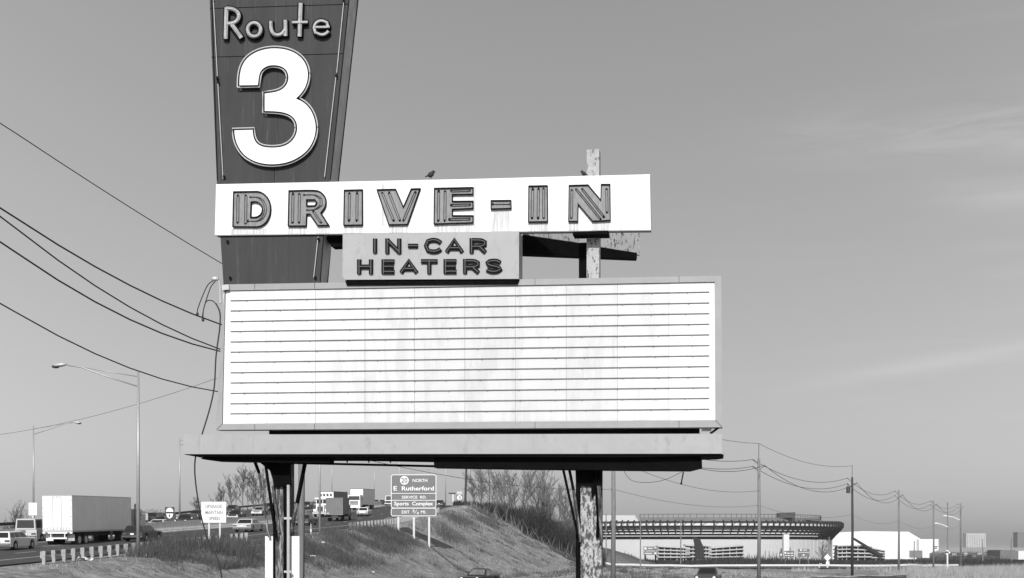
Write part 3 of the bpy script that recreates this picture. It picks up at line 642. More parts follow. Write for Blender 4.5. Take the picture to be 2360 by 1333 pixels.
wire((25.42, 134, 11.05), (43.9, 168, 11.0), .9, .022, 'topmost thin wire from the stadium pole rightwards', 'wires between the utility poles')
wire((7.6, 98, 7.0), (25.4, 134, 6.2), 1.0, .018, 'sagging service wire from under the canopy to the stadium pole', 'wires between the utility poles')
# heavy wires running off to the left, towards the camera
def lw(y0, ym, y1, px1, r, label, x0=0):
    # quadratic through three heights on the vertical plane of the pole line
    def yy(px): m_ = (px - CX) / F; return (-9.1 - 56 * .426) / (m_ - .426)
    Y = [yy(0), yy(px1 / 2), yy(px1)]; Zs = [(HOR - y0) / F * Y[0], (HOR - ym) / F * Y[1], (HOR - y1) / F * Y[2]]
    co = np.polyfit(Y, Zs, 2); pts = []
    for q in np.linspace(18, 55.6, 24):
        z = np.polyval(co, q)
        if q < Y[0] : z = np.polyval(co, Y[0]) + (q - Y[0]) * (2 * co[0] * Y[0] + co[1]) * .8
        pts.append((-9.1 - (56 - q) * .426, q, z))
    mb = MB(); mb.tube(pts, r, 6); tag(mb.build('overhead_wire', 'wire', org=pts[0]), label, 'wire', 'heavy wires left of the sign')
lw(283, 450, 607, 510, .016, 'highest thin wire sloping down from the left edge to the pylon')
lw(478, 632, 745, 500, .027, 'heavy wire meeting the board beside the drip loops')
lw(497, 678, 802, 498, .024, 'upper of two heavy wires converging on the board end')
lw(556, 712, 808, 498, .027, 'lower of two heavy wires converging on the board end')
lw(698, 828, 902, 495, .022, 'lowest wire crossing the top of the tall lamp post')
wire(W(-60, 1009, 150), W(500, 872, 118), .8, .02, 'thin faint wire rising from the small lamp to the board end', 'heavy wires left of the sign')
# loops under the canopy on the right
mb = MB()
for pts in ([(1436, 1080), (1445, 1098), (1462, 1110), (1500, 1112), (1535, 1105), (1572, 1088)], [(1575, 1088), (1570, 1114)]):
    P = path(pts, 5); mb.tube([W(p.x, p.y, 34) for p in P], .006 if len(pts) > 2 else .018, 5)
mb.ell(W(1570, 1115, 34), .03, .03, .03)
tag(mb.build('loose_cable', 'wire', org=W(1500, 1085, 34)), 'thin cables looping below the right end of the canopy', 'cable')

# street lamps
def lamp(name='street_lamp', H=12.3, arm=5.2, side=-1):
    t_ = thing(name, 'x', 'street lamp')
    mb = MB(); mb.tube([(0, 0, 0), (0, 0, H)], .13, 10, 0, .075); mb.ell((0, 0, H), .08, .08, .05); mb.build('shaft', 'galv', t_, smooth=True)
    mb = MB(); s_ = side
    lo = [(0, 0, H - 1.0), (s_ * arm * .45, 0, H - .25), (s_ * arm * .72, 0, H + .28), (s_ * arm * .9, 0, H + .40)]
    hi = [(0, 0, H - .35), (s_ * arm * .4, 0, H + .0), (s_ * arm * .72, 0, H + .28)]
    mb.tube(lo, .05, 6); mb.tube(hi, .035, 6); mb.build('arm', 'galv', t_, smooth=True)
    mb = MB(); q = Matrix.Rotation(R(6 * s_), 3, 'Y'); mb.ell((s_ * (arm + .0), 0, H + .42), .52, .20, .13, 0, 12, 8, q); mb.ell((s_ * (arm + .25), 0, H + .33), .28, .17, .14, 1, 12, 6)
    mb.build('lamp_head', ['steel_lt', 'neon_dim'], t_, smooth=True)
    return t_
lp = lamp()
def plamp(proto, x, y, rz, label, first=False):
    o = proto if first else copy_tree(proto)
    o.location = (x, y, Tz(x, y) - .1); o.rotation_euler = (0, 0, R(rz)); o['label'] = label; o['group'] = 'highway street lamps'; return o
plamp(lp, (318.5 - CX) / F * 86, 86, 0, 'tall street lamp reaching left over the highway beside the semi trailer', True)
plamp(lp, (737 - CX) / F * 137, 137, 0, 'street lamp post standing behind the left sign post right of the braces')
plamp(lp, (920 - CX) / F * 190, 190, 0, 'street lamp post rising behind the exit sign')
plamp(lp, (1027 - CX) / F * 290, 290, 0, 'distant street lamp post just right of the exit sign')
plamp(lp, (77 - CX) / F * 155, 155, 180, 'small distant street lamp at the far left with a white sign')
plamp(lp, (414 - CX) / F * 195, 195, 180, 'faint distant street lamp left of the UPGRADE sign')
plamp(lp, (765 - CX) / F * 300, 300, 180, 'thin far street lamp above the grey box truck')
plamp(lp, (863 - CX) / F * 350, 350, 180, 'thin far street lamp behind the white cab-over semi')
plamp(lp, (946 - CX) / F * 400, 400, 180, 'thinnest far street lamp above the exit sign')
# dark leaning pole right of the exit sign
mb = MB(); a = W(1072, 1165, 300); c = W(1076, 1040, 300); mb.tube([(a.x, a.y, Tz(a.x, a.y) - .3), c], .28, 8, 0, .2); tag(mb.build('wooden_pole', 'wood_dark', org=(a.x, a.y, Tz(a.x, a.y))), 'dark leaning wooden pole beside the round 3 marker', 'utility pole')
# far small poles
def fpole(px, ytop, Y, label, armp=None):
    x = (px - CX) / F * Y; zg = Tz(x, Y); t_ = thing('thin_pole', label, 'pole', (x, Y, zg), 'thin far poles')
    zt = (HOR - ytop) / F * Y; mb = MB(); mb.tube([(x, Y, zg - .2), (x, Y, zt)], Y * .00055, 6, 0, Y * .0004); mb.build('shaft', 'wood', t_)
    if armp:
        P = [W(q, w_, Y - .3) for q, w_ in armp]; mb = MB(); mb.tube(P, Y * .0005, 6); mb.ell(P[-1], Y * .0025, Y * .001, Y * .0008); mb.build('lamp_arm', 'whitepost', t_)
fpole(1476, 1186, 300, 'thin dark pole in front of the stadium near its left end'); fpole(1397, 1184, 330, 'thin pole at the far left of the stadium')
fpole(2184, 1158, 260, 'thin pole with white lamp arm above the arrow sign', [(2184, 1215), (2170, 1209), (2157, 1207)])
fpole(2213.5, 1175, 300, 'short pole carrying a white lamp arm at the right', [(2212, 1199), (2198, 1193), (2180, 1190)])
fpole(1821, 1262, 420, 'thin stub pole between the dark guide signs'); fpole(1911, 1238, 420, 'thin lamp pole above the white diamond sign')
fpole(2265, 1243, 700, 'tiny pole at the far right before the pale tower'); fpole(2331, 1240, 700, 'tiny pole nearest the right edge'); fpole(1569, 1200, 420, 'thin pole before the parking ramp'); fpole(2107, 1247, 700, 'tiny pole in front of the white arena wall')

# ---------------------------------------------------------------- rails and barriers
def rail(name, label, Y0, Y1, d, step, zr0, zr1, postw, cat='guardrail', pm='stake', rm='wood', posts=True, ph=.72, dpx=0):
    x0 = float(G(Y0)) + d; t_ = thing(name, label, cat, (x0, Y0, float(ZR(Y0))))
    mb = MB(); yy = np.arange(Y0, Y1 + .1, 3); P = [(float(G(y)) + d, y, float(ZR(y))) for y in yy]
    for a, c in zip(P[:-1], P[1:]):
        prof = [(0, zr0), (.04, zr0 + (zr1 - zr0) * .25), (0, (zr0 + zr1) / 2), (.04, zr0 + (zr1 - zr0) * .75), (0, zr1)]
        for (u0, v0), (u1, v1) in zip(prof[:-1], prof[1:]):
            mb.quad((a[0] - .1 + u0, a[1], a[2] + v0), (c[0] - .1 + u0, c[1], c[2] + v0), (c[0] - .1 + u1, c[1], c[2] + v1), (a[0] - .1 + u1, a[1], a[2] + v1))
            mb.quad((a[0] - .14 + u0, a[1], a[2] + v0), (c[0] - .14 + u0, c[1], c[2] + v0), (c[0] - .14 + u1, c[1], c[2] + v1), (a[0] - .14 + u1, a[1], a[2] + v1))
    mb.build('rail_beam', rm, t_)
    if posts:
        y = Y0
        while y <= Y1:
            x = float(G(y)) + d; z = float(ZR(y)); mb = MB(); jx = rng.uniform(-.03, .03)
            mb.hexa([(x + .0, y - postw / 2, z - .5), (x + postw, y - postw / 2, z - .5), (x + postw + jx, y - postw / 2, z + ph), (x + jx, y - postw / 2, z + ph)],
                    [(x + .0, y + postw / 2, z - .5), (x + postw, y + postw / 2, z - .5), (x + postw + jx, y + postw / 2, z + ph), (x + jx, y + postw / 2, z + ph)])
            mb.hexa([(x - .1, y - .08, z + .3), (x, y - .08, z + .3), (x, y - .08, z + ph - .03), (x - .1, y - .08, z + ph - .03)], [(x - .1, y + .08, z + .3), (x, y + .08, z + .3), (x, y + .08, z + ph - .03), (x - .1, y + .08, z + ph - .03)])
            mb.build('post', pm, t_); y += step
    return t_
rail('guardrail', 'guardrail on pale square posts beside the weedy verge at lower left', 75.2, 112, .1, 1.25, .42, .74, .19, rm='bldg_dk')
g2 = rail('guardrail', 'distant guardrail on pale posts behind the exit sign', 150, 238, .1, 2.0, .45, .78, .22)
rail('guardrail', 'dark guardrail along the far side of the highway', 60, 460, -38, 6, .45, .8, .15, pm='wood_dark', rm='wood_dark')
mb = MB()
yy = list(np.arange(30, 460, 4.0))
pf = [(-.3, 0), (-.28, .12), (-.14, .35), (-.1, 1.0), (.1, 1.0), (.14, .35), (.28, .12), (.3, 0)]
vs = [(float(G(y)) - 17.9 + u, y, float(ZR(y)) + v) for y in yy for u, v in pf]
mb.add(vs, [(i * 8 + k, (i + 1) * 8 + k, (i + 1) * 8 + k + 1, i * 8 + k + 1) for i in range(len(yy) - 1) for k in range(7)])
tag(mb.build('median_barrier', 'concrete', org=(float(G(30)) - 17.9, 30, float(ZR(30)))), 'long pale concrete barrier between the two carriageways', 'barrier')
# cross road guard rail on the right
mb = MB(); P = path([(20, 324), (50, 322), (90, 320), (109, 318)], 6); t_ = thing('guardrail', 'pale straight guardrail across the field before the stadium', 'guardrail', (20, 324, Tz(20, 324)))
for a, c in zip(P[:-1], P[1:]):
    za = Tz(a.x, a.y); zc = Tz(c.x, c.y); mb.hexa([(a.x, a.y, za + .35), (c.x, c.y, zc + .35), (c.x, c.y, zc + .8), (a.x, a.y, za + .8)], [(a.x, a.y + .08, za + .35), (c.x, c.y + .08, zc + .35), (c.x, c.y + .08, zc + .8), (a.x, a.y + .08, za + .8)])
mb.build('rail_beam', 'whitepost', t_)
for p in P[::1]:
    mb = MB(); z = Tz(p.x, p.y); mb.box(p.x - .1, p.x + .1, p.y + .1, p.y + .3, z - .2, z + .8); mb.build('post', 'wood', t_)

# ---------------------------------------------------------------- signs
ES = 160
t_ = thing('exit_sign', 'large framed highway guide sign reading E Rutherford, Sports Complex, on three white posts', 'road sign', (W(954, 1245, ES).x, ES, W(954, 1245, ES).z))
def rrect(x0, y0, x1, y1, r): return arc(x0 + r, y0 + r, r, r, 180, 270, 4) + arc(x1 - r, y0 + r, r, r, 270, 360, 4) + arc(x1 - r, y1 - r, r, r, 0, 90, 4) + arc(x0 + r, y1 - r, r, r, 90, 180, 4)
pan = rrect(901, 1094, 1005.5, 1190, 6)
mb = MB(); mb.prism([W(x, y, ES) for x, y in pan], (0, .08, 0)); sp_ = mb.build('panel', 'signgreen', t_)
def ringmb(mb, l, d, Y, mi=0):
    il = inset(l, d); a = [W(x, y, Y) for x, y in l]; c = [W(x, y, Y) for x, y in il]; n = len(l)
    mb.add(a + c, [(i, i + n, (i + 1) % n + n, (i + 1) % n) for i in range(n)], mi)
e = ES - .02; fn = lambda x, y: W(x, y, e); mb = MB()
ringmb(mb, rrect(901, 1094, 1005.5, 1172, 6), 1.5, e); ringmb(mb, rrect(901, 1171, 1005.5, 1190, 5), 1.4, e - .01)
for y in (1137.5, 1153.5): mb.bar(W(902, y, e), W(1005, y, e), .07, .004, up=(0, 1, 0))
mb.build('border', 'signwhite', sp_)
for st, bx, of in (('NORTH', (951, 1104, 985, 1111.5), .012), ('E', (907, 1121, 915, 1131), .02), ('Rutherford', (926, 1121, 1000, 1131), .02), ('SERVICE  RD.', (926, 1143, 983, 1149.5), .012), ('Sports  Complex', (908.5, 1156.5, 998, 1168), .02),
                   ('EXIT', (926, 1177, 944, 1184), .012), ('MI.', (970, 1177, 982, 1184), .012), ('3', (950, 1175, 955, 1181), .012), ('4', (960, 1180, 965, 1186), .012)):
    mb = MB(); text_px(mb, st, bx, fn, off=of); mb.build('lettering', 'signwhite', sp_)
mb = MB(); mb.bar(W(954, 1185.5, e), W(961, 1175.5, e), .05, .01, up=(0, 1, 0)); mb.build('fraction_bar', 'signwhite', sp_)
mb = MB(); mb.fill([[W(x, y, ES - .024) for x, y in arc(932, 1107.5, 10, 10, 0, 345, 23)]]); mb.build('route_disc', 'signwhite', sp_)
mb = MB(); text_px(mb, '20', (925, 1102, 939, 1113), lambda x, y: W(x, y, ES - .035)); mb.build('route_number', 'ink', sp_)
for x, y in ((918, 1227), (954, 1245), (989, 1265)):
    p = W(x, y, ES + .15); mb = MB(); mb.box(p.x - .12, p.x + .12, p.y - .07, p.y + .07, Tz(p.x, p.y) - .4, W(x, 1096, ES).z); mb.build('post', 'whitepost', t_)
def line_(p_, st, bx, fn_, matn, off=.012, nm2='lettering'):
    mb = MB(); text_px(mb, st, bx, fn_, off=off); return mb.build(nm2, matn, p_)
def board(name, label, x0, y0, x1, y1, Y, texts, posts, face='signwhite', ink='ink', cat='road sign', pm='whitepost', extra_fn=None, group=None, diamond=False):
    c = W((x0 + x1) / 2, y1, Y); zg = Tz(c.x, Y); t_ = thing(name, label, cat, (c.x, Y, zg), group)
    mb = MB()
    if diamond: cx, cy = (x0 + x1) / 2, (y0 + y1) / 2; pl = [(x0, cy), (cx, y0), (x1, cy), (cx, y1)]
    else: pl = [(x0, y0), (x1, y0), (x1, y1), (x0, y1)]
    mb.prism([W(x, y, Y) for x, y in pl], (0, .05, 0)); p_ = mb.build('panel', face, t_)
    if texts:
        for st, bx in texts: line_(p_, st, bx, lambda x, y: W(x, y, Y - .03), ink, .025)
    if extra_fn: extra_fn(p_)
    for x in posts:
        q = W(x, y1, Y + .1); mb = MB(); mb.box(q.x - .0006 * Y, q.x + .0006 * Y, q.y - .04, q.y + .04, zg - .6, q.z + .3); mb.build('post', pm, t_)
    return t_
board('warning_sign', 'white square sign reading UPGRADE MAINTAIN SPEED on two posts', 464, 1157, 521, 1205, 102.5, [('UPGRADE', (473, 1163, 511, 1171)), ('MAINTAIN', (473, 1177, 513, 1185)), ('SPEED', (481, 1191, 507, 1199))], (482, 507), ink='faded')
board('small_sign', 'small blank white sign fixed low on the far left lamp post', 66, 1159, 85, 1188, 154.6, None, (76,))
def rm(p_):
    mb = MB(); Y = 149.9
    mb.fill([[W(x, y, Y) for x, y in arc(391, 1180, 8.5, 9.5, 180, 360, 10)]], 0); mb.fill([[W(x, y, Y) for x, y in ((383, 1184), (399, 1184), (397, 1192), (391, 1196), (385, 1192))]], 0); mb.build('shield', 'signwhite', p_)
    mb = MB(); text_px(mb, '1', (389, 1186, 392, 1192), lambda x, y: W(x, y, Y - .02)); mb.build('shield_number', 'ink', p_)
board('route_sign', 'dark route marker with pale shields among the oncoming cars', 380, 1169, 402, 1206, 150, None, (391,), face='ink', extra_fn=rm)
def m3(p_):
    mb = MB(); mb.fill([[W(x, y, 329.9) for x, y in arc(1059, 1147.5, 6, 6, 0, 345, 20)]]); mb.build('route_disc', 'signwhite', p_)
    mb = MB(); text_px(mb, '3', (1057, 1144, 1061.5, 1151), lambda x, y: W(x, y, 329.85)); mb.build('route_number', 'ink', p_)
board('route_marker', 'black square marker with round white 3 beside the leaning pole', 1052, 1141, 1066, 1154, 330, None, (1059,), face='bldg_dk', extra_fn=m3)
board('small_plaque', 'tiny pale plaque just above the round 3 marker', 1053, 1133, 1065, 1139, 330, None, (1059,), face='concrete')
board('arrow_sign', 'tiny dark-topped sign left of the round 3 marker', 1034, 1136, 1050, 1139, 335, None, (1044,), face='wood_dark')
def gs(rows, Y):
    def f(p_):
        mb = MB()
        for x0, y0, x1, y1 in rows: mb.prism([W(x, y, Y - .05) for x, y in ((x0, y0), (x1, y0), (x1, y1), (x0, y1))], (0, .03, 0))
        mb.build('legend', 'signwhite', p_)
    return f
for a in ((('wide guide sign with white disc and arrow left of the parking ramp'), 1483, 1260, 1515, 1269.5, [(1485, 1262, 1490, 1267), (1493, 1263.5, 1504, 1265), (1508, 1262, 1513, 1264)], 420, (1487, 1511), 'twig_pale'),
          (('lower wide guide sign under the disc sign left of the parking ramp'), 1483, 1271, 1515, 1279.5, [(1486, 1275, 1502, 1276.5), (1508, 1274, 1513, 1277)], 420, (1487, 1511), 'twig_pale'),
          (('narrow dark exit plate before the stadium wall'), 1796, 1271, 1804, 1284, [(1798.5, 1277, 1802, 1281)], 420, (1800,), 'bldg_dk'),
          (('medium dark guide sign before the stadium wall'), 1807, 1270, 1830, 1284, [(1808, 1272.5, 1812, 1276.5), (1814, 1274.5, 1828, 1276.5), (1809, 1280, 1828, 1281.5)], 420, (1811, 1826), 'bldg_dk'),
          (('tallest dark guide sign before the stadium wall'), 1839, 1265.5, 1866, 1283.5, [(1844, 1266.5, 1848, 1270), (1851, 1267.5, 1860, 1269), (1840, 1273, 1865, 1274), (1850, 1278, 1854, 1281)], 420, (1843, 1862), 'bldg_dk')):
    board('guide_sign', a[0], a[1], a[2], a[3], a[4], a[6], None, a[7], face=a[8], extra_fn=gs(a[5], a[6]), group='guide signs before the stadium', pm='wood')
board('diamond_sign', 'white diamond sign with a small disc below, right of the stadium signs', 1899, 1277, 1915, 1294, 300, None, (1907,), diamond=True, extra_fn=gs([(1903.5, 1294.5, 1911.5, 1301.5)], 300))
def arr(p_):
    mb = MB(); Y = 219.9
    for poly in (((2179, 1272), (2185, 1270.5), (2186, 1272.5), (2187, 1277), (2185, 1277), (2184, 1273.5), (2181, 1274.5)), ((2177, 1273.5), (2181, 1270.5), (2181.5, 1276))): mb.fill([[W(x, y, Y) for x, y in poly]])
    mb.build('arrow', 'ink', p_)
board('curve_sign', 'white diamond sign with black turning arrow below the lamp arms', 2177, 1267, 2190, 1281, 220, None, (2183.5,), diamond=True, extra_fn=arr)
mb = MB(); P = path([(1888, 1312), (1888, 1303), (1890, 1299.5), (1894, 1300)], 4); mb.tube([W(p.x, p.y, 280) for p in P], .1, 6); mb.bar(W(1886, 1306, 280), W(1893, 1304, 280), .12)
tag(mb.build('bent_marker', 'whitepost', org=W(1888, 1312, 280)), 'small bent white marker left of the diamond sign', 'marker')
mb = MB(); p = W(716.5, 1226, 130); mb.box(p.x - .03, p.x + .03, p.y, p.y + .05, Tz(p.x, p.y) - .2, p.z + .8); mb.box(p.x - .08, p.x + .08, p.y - .02, p.y, p.z - .05, p.z + .25); tag(mb.build('delineator', 'whitepost', org=(p.x, p.y, Tz(p.x, p.y))), 'little white delineator post by the highway edge', 'marker')

# ---------------------------------------------------------------- vehicles (local: +Y forward)
def wheel(parent, x, y, r, w=.2, rim='chrome'):
    mb = MB(); mb.tube([(x - w / 2, y, r), (x + w / 2, y, r)], r, 18); o = mb.build('wheel', 'tyre', parent)
    mb = MB(); sx_ = 1 if x > 0 else -1
    mb.tube([(x + sx_ * (w / 2 - .06), y, r), (x + sx_ * (w / 2 + .012), y, r)], r * .58, 14); mb.tube([(x + sx_ * w / 2, y, r), (x + sx_ * (w / 2 + .03), y, r)], r * .2, 8); mb.build('rim', rim, o)
def lerpq(q, u, v):
    a, b_, c, d = [Vector(p) for p in q]; return (a.lerp(b_, u)).lerp(d.lerp(c, u), v)
def pane(mb, q, u0, u1, v0, v1, out, mi=0):
    mb.quad(*[lerpq(q, u, v) + Vector(out) for u, v in ((u0, v0), (u1, v0), (u1, v1), (u0, v1))], mi)
STY = {  # greenhouse: base rear, base front, top rear, top front (fraction of L), belt height, deck height, hood height
 'sedan': (-.33, .20, -.22, .06, .86, .88, .82), 'hatch': (-.47, .19, -.40, .05, .84, .84, .80), 'wagon': (-.48, .20, -.45, .07, .88, .88, .84), 'fastback': (-.44, .18, -.14, .04, .82, .86, .78), 'van': (-.49, .36, -.48, .26, 1.05, 1.05, 1.0)}
def car(label, x, y, hd, paint, style='sedan', Ln=4.7, Wd=1.8, H=1.38, z=None, pitch=0, group='cars on the highway', rack=False, name='car', cat='car', plate='signwhite', bump='chrome', lamps='lamp', glass='glass'):
    t_ = thing(name, label, cat); g0, g1, t0, t1, belt, deck, hood = STY[style]; P = 'car_' + paint
    hw = Wd / 2; r = .31; wf = Ln * .31; wr = -Ln * .29
    top = [(-Ln / 2 + .02, .62), (-Ln / 2 + .05, deck - .03), (-Ln / 2 + .14, deck), (g0 * Ln, belt), (g1 * Ln, belt), (g1 * Ln + .15, belt - .01), (Ln / 2 - .35, hood), (Ln / 2 - .08, hood - .05), (Ln / 2, hood - .14), (Ln / 2, .42), (Ln / 2 - .06, .24)]
    def archp(c): return [(c + (r + .07) * math.cos(R(a)), .24 + max(0, r - .24) + (r + .07) * math.sin(R(a)) * .98) for a in range(0, 181, 20)]
    prof = top + [(wf + r + .09, .2)] + archp(wf) + [(wf - r - .09, .2), (wr + r + .09, .2)] + archp(wr) + [(wr - r - .09, .2), (-Ln / 2 + .08, .24), (-Ln / 2, .42)]
    ins = inset(prof, .035); n = len(prof); mb = MB()
    for s_ in (-1, 1):
        full = [(s_ * (hw - .06), a, b_) for a, b_ in prof]; sm = [(s_ * hw, a, b_) for a, b_ in ins]
        mb.add(sm, [tuple(range(n)) if s_ > 0 else tuple(range(n - 1, -1, -1))]); mb.add(full + sm, [(i, i + n, (i + 1) % n + n, (i + 1) % n) for i in range(n)])
    l = [(-(hw - .06), a, b_) for a, b_ in prof]; q = [(hw - .06, a, b_) for a, b_ in prof]; mb.add(l + q, [(i, i + n, (i + 1) % n + n, (i + 1) % n) for i in range(n)])
    b0 = hw - .07; b1 = hw - (.24 if style != 'van' else .14); zt = H
    A = [(-b0, g0 * Ln, belt), (b0, g0 * Ln, belt), (b0, g1 * Ln, belt), (-b0, g1 * Ln, belt)]; C = [(-b1, t0 * Ln, zt - .04), (b1, t0 * Ln, zt - .04), (b1, t1 * Ln, zt - .04), (-b1, t1 * Ln, zt - .04)]
    D = [(-b1 + .1, t0 * Ln + .1, zt), (b1 - .1, t0 * Ln + .1, zt), (b1 - .1, t1 * Ln - .1, zt), (-b1 + .1, t1 * Ln - .1, zt)]
    mb.hexa([Vector(v) for v in A], [Vector(v) for v in C]); mb.hexa(C, D)
    fixn(mb.build('body', P, t_))
    # glass
    rq = (A[0], A[1], C[1], C[0]); fq = (A[3], A[2], C[2], C[3])
    for q, nm_, o_ in ((rq, 'rear_window', (0, -.015, .006)), (fq, 'windscreen', (0, .015, .01))):
        mb = MB(); pane(mb, q, .07, .93, .12, .9, o_); mb.build(nm_, glass, t_)
    for s_ in (0, 1):
        q = (A[1], A[2], C[2], C[1]) if s_ else (A[0], A[3], C[3], C[0])
        sp2 = [(.05, .48), (.52, .95)] if style in ('sedan', 'fastback') else [(.04, .28), (.31, .6), (.63, .96)]
        for u0, u1 in sp2:
            mb = MB(); pane(mb, q, u0, u1, .12, .88, (.014 if s_ else -.014, 0, .004)); mb.build('side_window', glass, t_)
    for s_ in (-1, 1):
        wheel(t_, s_ * (hw - .12), wf, r); wheel(t_, s_ * (hw - .12), wr, r)
    for s_, nm_ in ((-1, 'rear_bumper'), (1, 'front_bumper')):
        yy_ = s_ * (Ln / 2); mb = MB(); mb.box(-hw + .02, hw - .02, min(yy_, yy_ + s_ * .13), max(yy_, yy_ + s_ * .13), .36, .52); mb.build(nm_, bump, t_)
    mb = MB(); mb.box(-hw * .5, hw * .5, Ln / 2 - .01, Ln / 2 + .025, .55, hood - .17); mb.build('grille', 'ink', t_)
    for s_ in (-1, 1):
        mb = MB(); mb.tube([(s_ * hw * .76, Ln / 2 - .02, (hood + .40) / 2 + .02), (s_ * hw * .76, Ln / 2 + .035, (hood + .40) / 2 + .02)], .105, 14); mb.build('headlight', lamps, t_)
        mb = MB(); a, c = sorted((s_ * hw * .55, s_ * hw * .95)); mb.box(a, c, -Ln / 2 - .02, -Ln / 2 + .1, .60, .74); mb.build('tail_light', 'tail', t_)
        mb = MB(); a, c = sorted((s_ * hw, s_ * (hw + .16))); mb.box(a, c, g1 * Ln - .25, g1 * Ln - .15, belt + .02, belt + .13); mb.build('mirror', bump, t_)
    mb = MB(); mb.box(-.16, .16, -Ln / 2 - .035, -Ln / 2 - .005, .58, .72); mb.build('licence_plate', plate, t_)
    if z is None: z = float(ZR(y)) + .01
    t_.location = (x, y, z); t_.rotation_euler = (R(pitch), 0, R(hd)); t_['group'] = group
    return t_
def X_(px, Y): return (px - CX) / F * Y
def onroad(label, px, Y, side, paint, **k):    # side 1: going away, -1: oncoming
    dx = float(G(Y + 4) - G(Y - 4)) / 8; hd = -math.degrees(math.atan(dx)); pt = math.degrees(math.atan(float(ZR(Y + 4) - ZR(Y - 4)) / 8))
    if side < 0: hd += 180; pt = -pt
    return car(label, X_(px, Y), Y, hd, paint, pitch=pt, **k)
onroad('white hatchback driving away at the lower left corner', 30, 94.5, 1, 'white', style='hatch', Ln=4.2, Wd=1.72, H=1.34)
onroad('pale van driving away just left of the semi trailer', 91, 112, 1, 'cream', style='van', Ln=4.9, Wd=1.95, H=1.95, name='van', cat='van')
onroad('dark hatchback beyond the weeds beside the tall lamp post', 329, 112, 1, 'darkp', style='hatch', Ln=4.4, H=1.36)
onroad('pale sedan driving away right of the UPGRADE sign', 574, 139, 1, 'cream', Ln=5.2, Wd=1.92, H=1.36)
onroad('dark sedan partly hidden by the left sign post', 706, 168, 1, 'deep', Ln=5.0, Wd=1.85)
onroad('sedan with bright white tail right of the grey box truck', 840, 212, 1, 'white', Ln=4.8, Wd=1.8)
onroad('dark sedan going over the crest right of the exit sign', 1014, 285, 1, 'darkp', Ln=4.8, Wd=1.85)
onroad('dark oncoming sedan just right of the tall lamp post', 338, 150, -1, 'darkp')
onroad('low white oncoming car behind the barrier by the route marker', 366, 146, -1, 'white', style='fastback', H=1.15)
onroad('dark oncoming car with white front left of the UPGRADE sign', 430, 168, -1, 'darkp', bump='signwhite', H=1.45, style='wagon')
onroad('dark oncoming sedan right of the UPGRADE sign', 545, 196, -1, 'darkp', bump='whitepost')
onroad('farther dark oncoming car behind the dark sedan', 536, 225, -1, 'deep', H=1.45)
onroad('white-fronted oncoming sedan left of the left sign post', 599, 215, -1, 'silver', bump='signwhite')
onroad('small dark oncoming car between sign post and white truck', 707, 262, -1, 'darkp')
onroad('pale oncoming car following the white cab-over semi', 866, 300, -1, 'silver', bump='signwhite')
onroad('small dark oncoming car above the left post braces', 617, 245, -1, 'deep')
onroad('small dark car at the head of the oncoming line', 882, 335, -1, 'darkp')
onroad('dark station wagon following the low white oncoming car', 352, 178, -1, 'darkp', style='wagon', H=1.45)
onroad('dark oncoming sedan far back before the UPGRADE sign', 455, 196, -1, 'deep')
onroad('dark oncoming van half hidden by the exit sign', 899, 300, -1, 'darkp', style='van', H=2.3, Wd=2.0, bump='signwhite', name='van', cat='van')
car('dark compact car with two headlights passing at the bottom centre', X_(1106, 101), 101, 158, 'darkp', style='fastback', Ln=4.1, Wd=1.7, H=1.36, z=-2.72, group='cars on the service road', lamps='signwhite', glass='glass_sky')
car('oncoming grey sedan at the bottom below the parking ramp', X_(1632, 101), 101, 166, 'deep', style='sedan', Ln=4.3, Wd=1.72, H=1.40, z=-2.66, group='cars on the service road', lamps='signwhite')
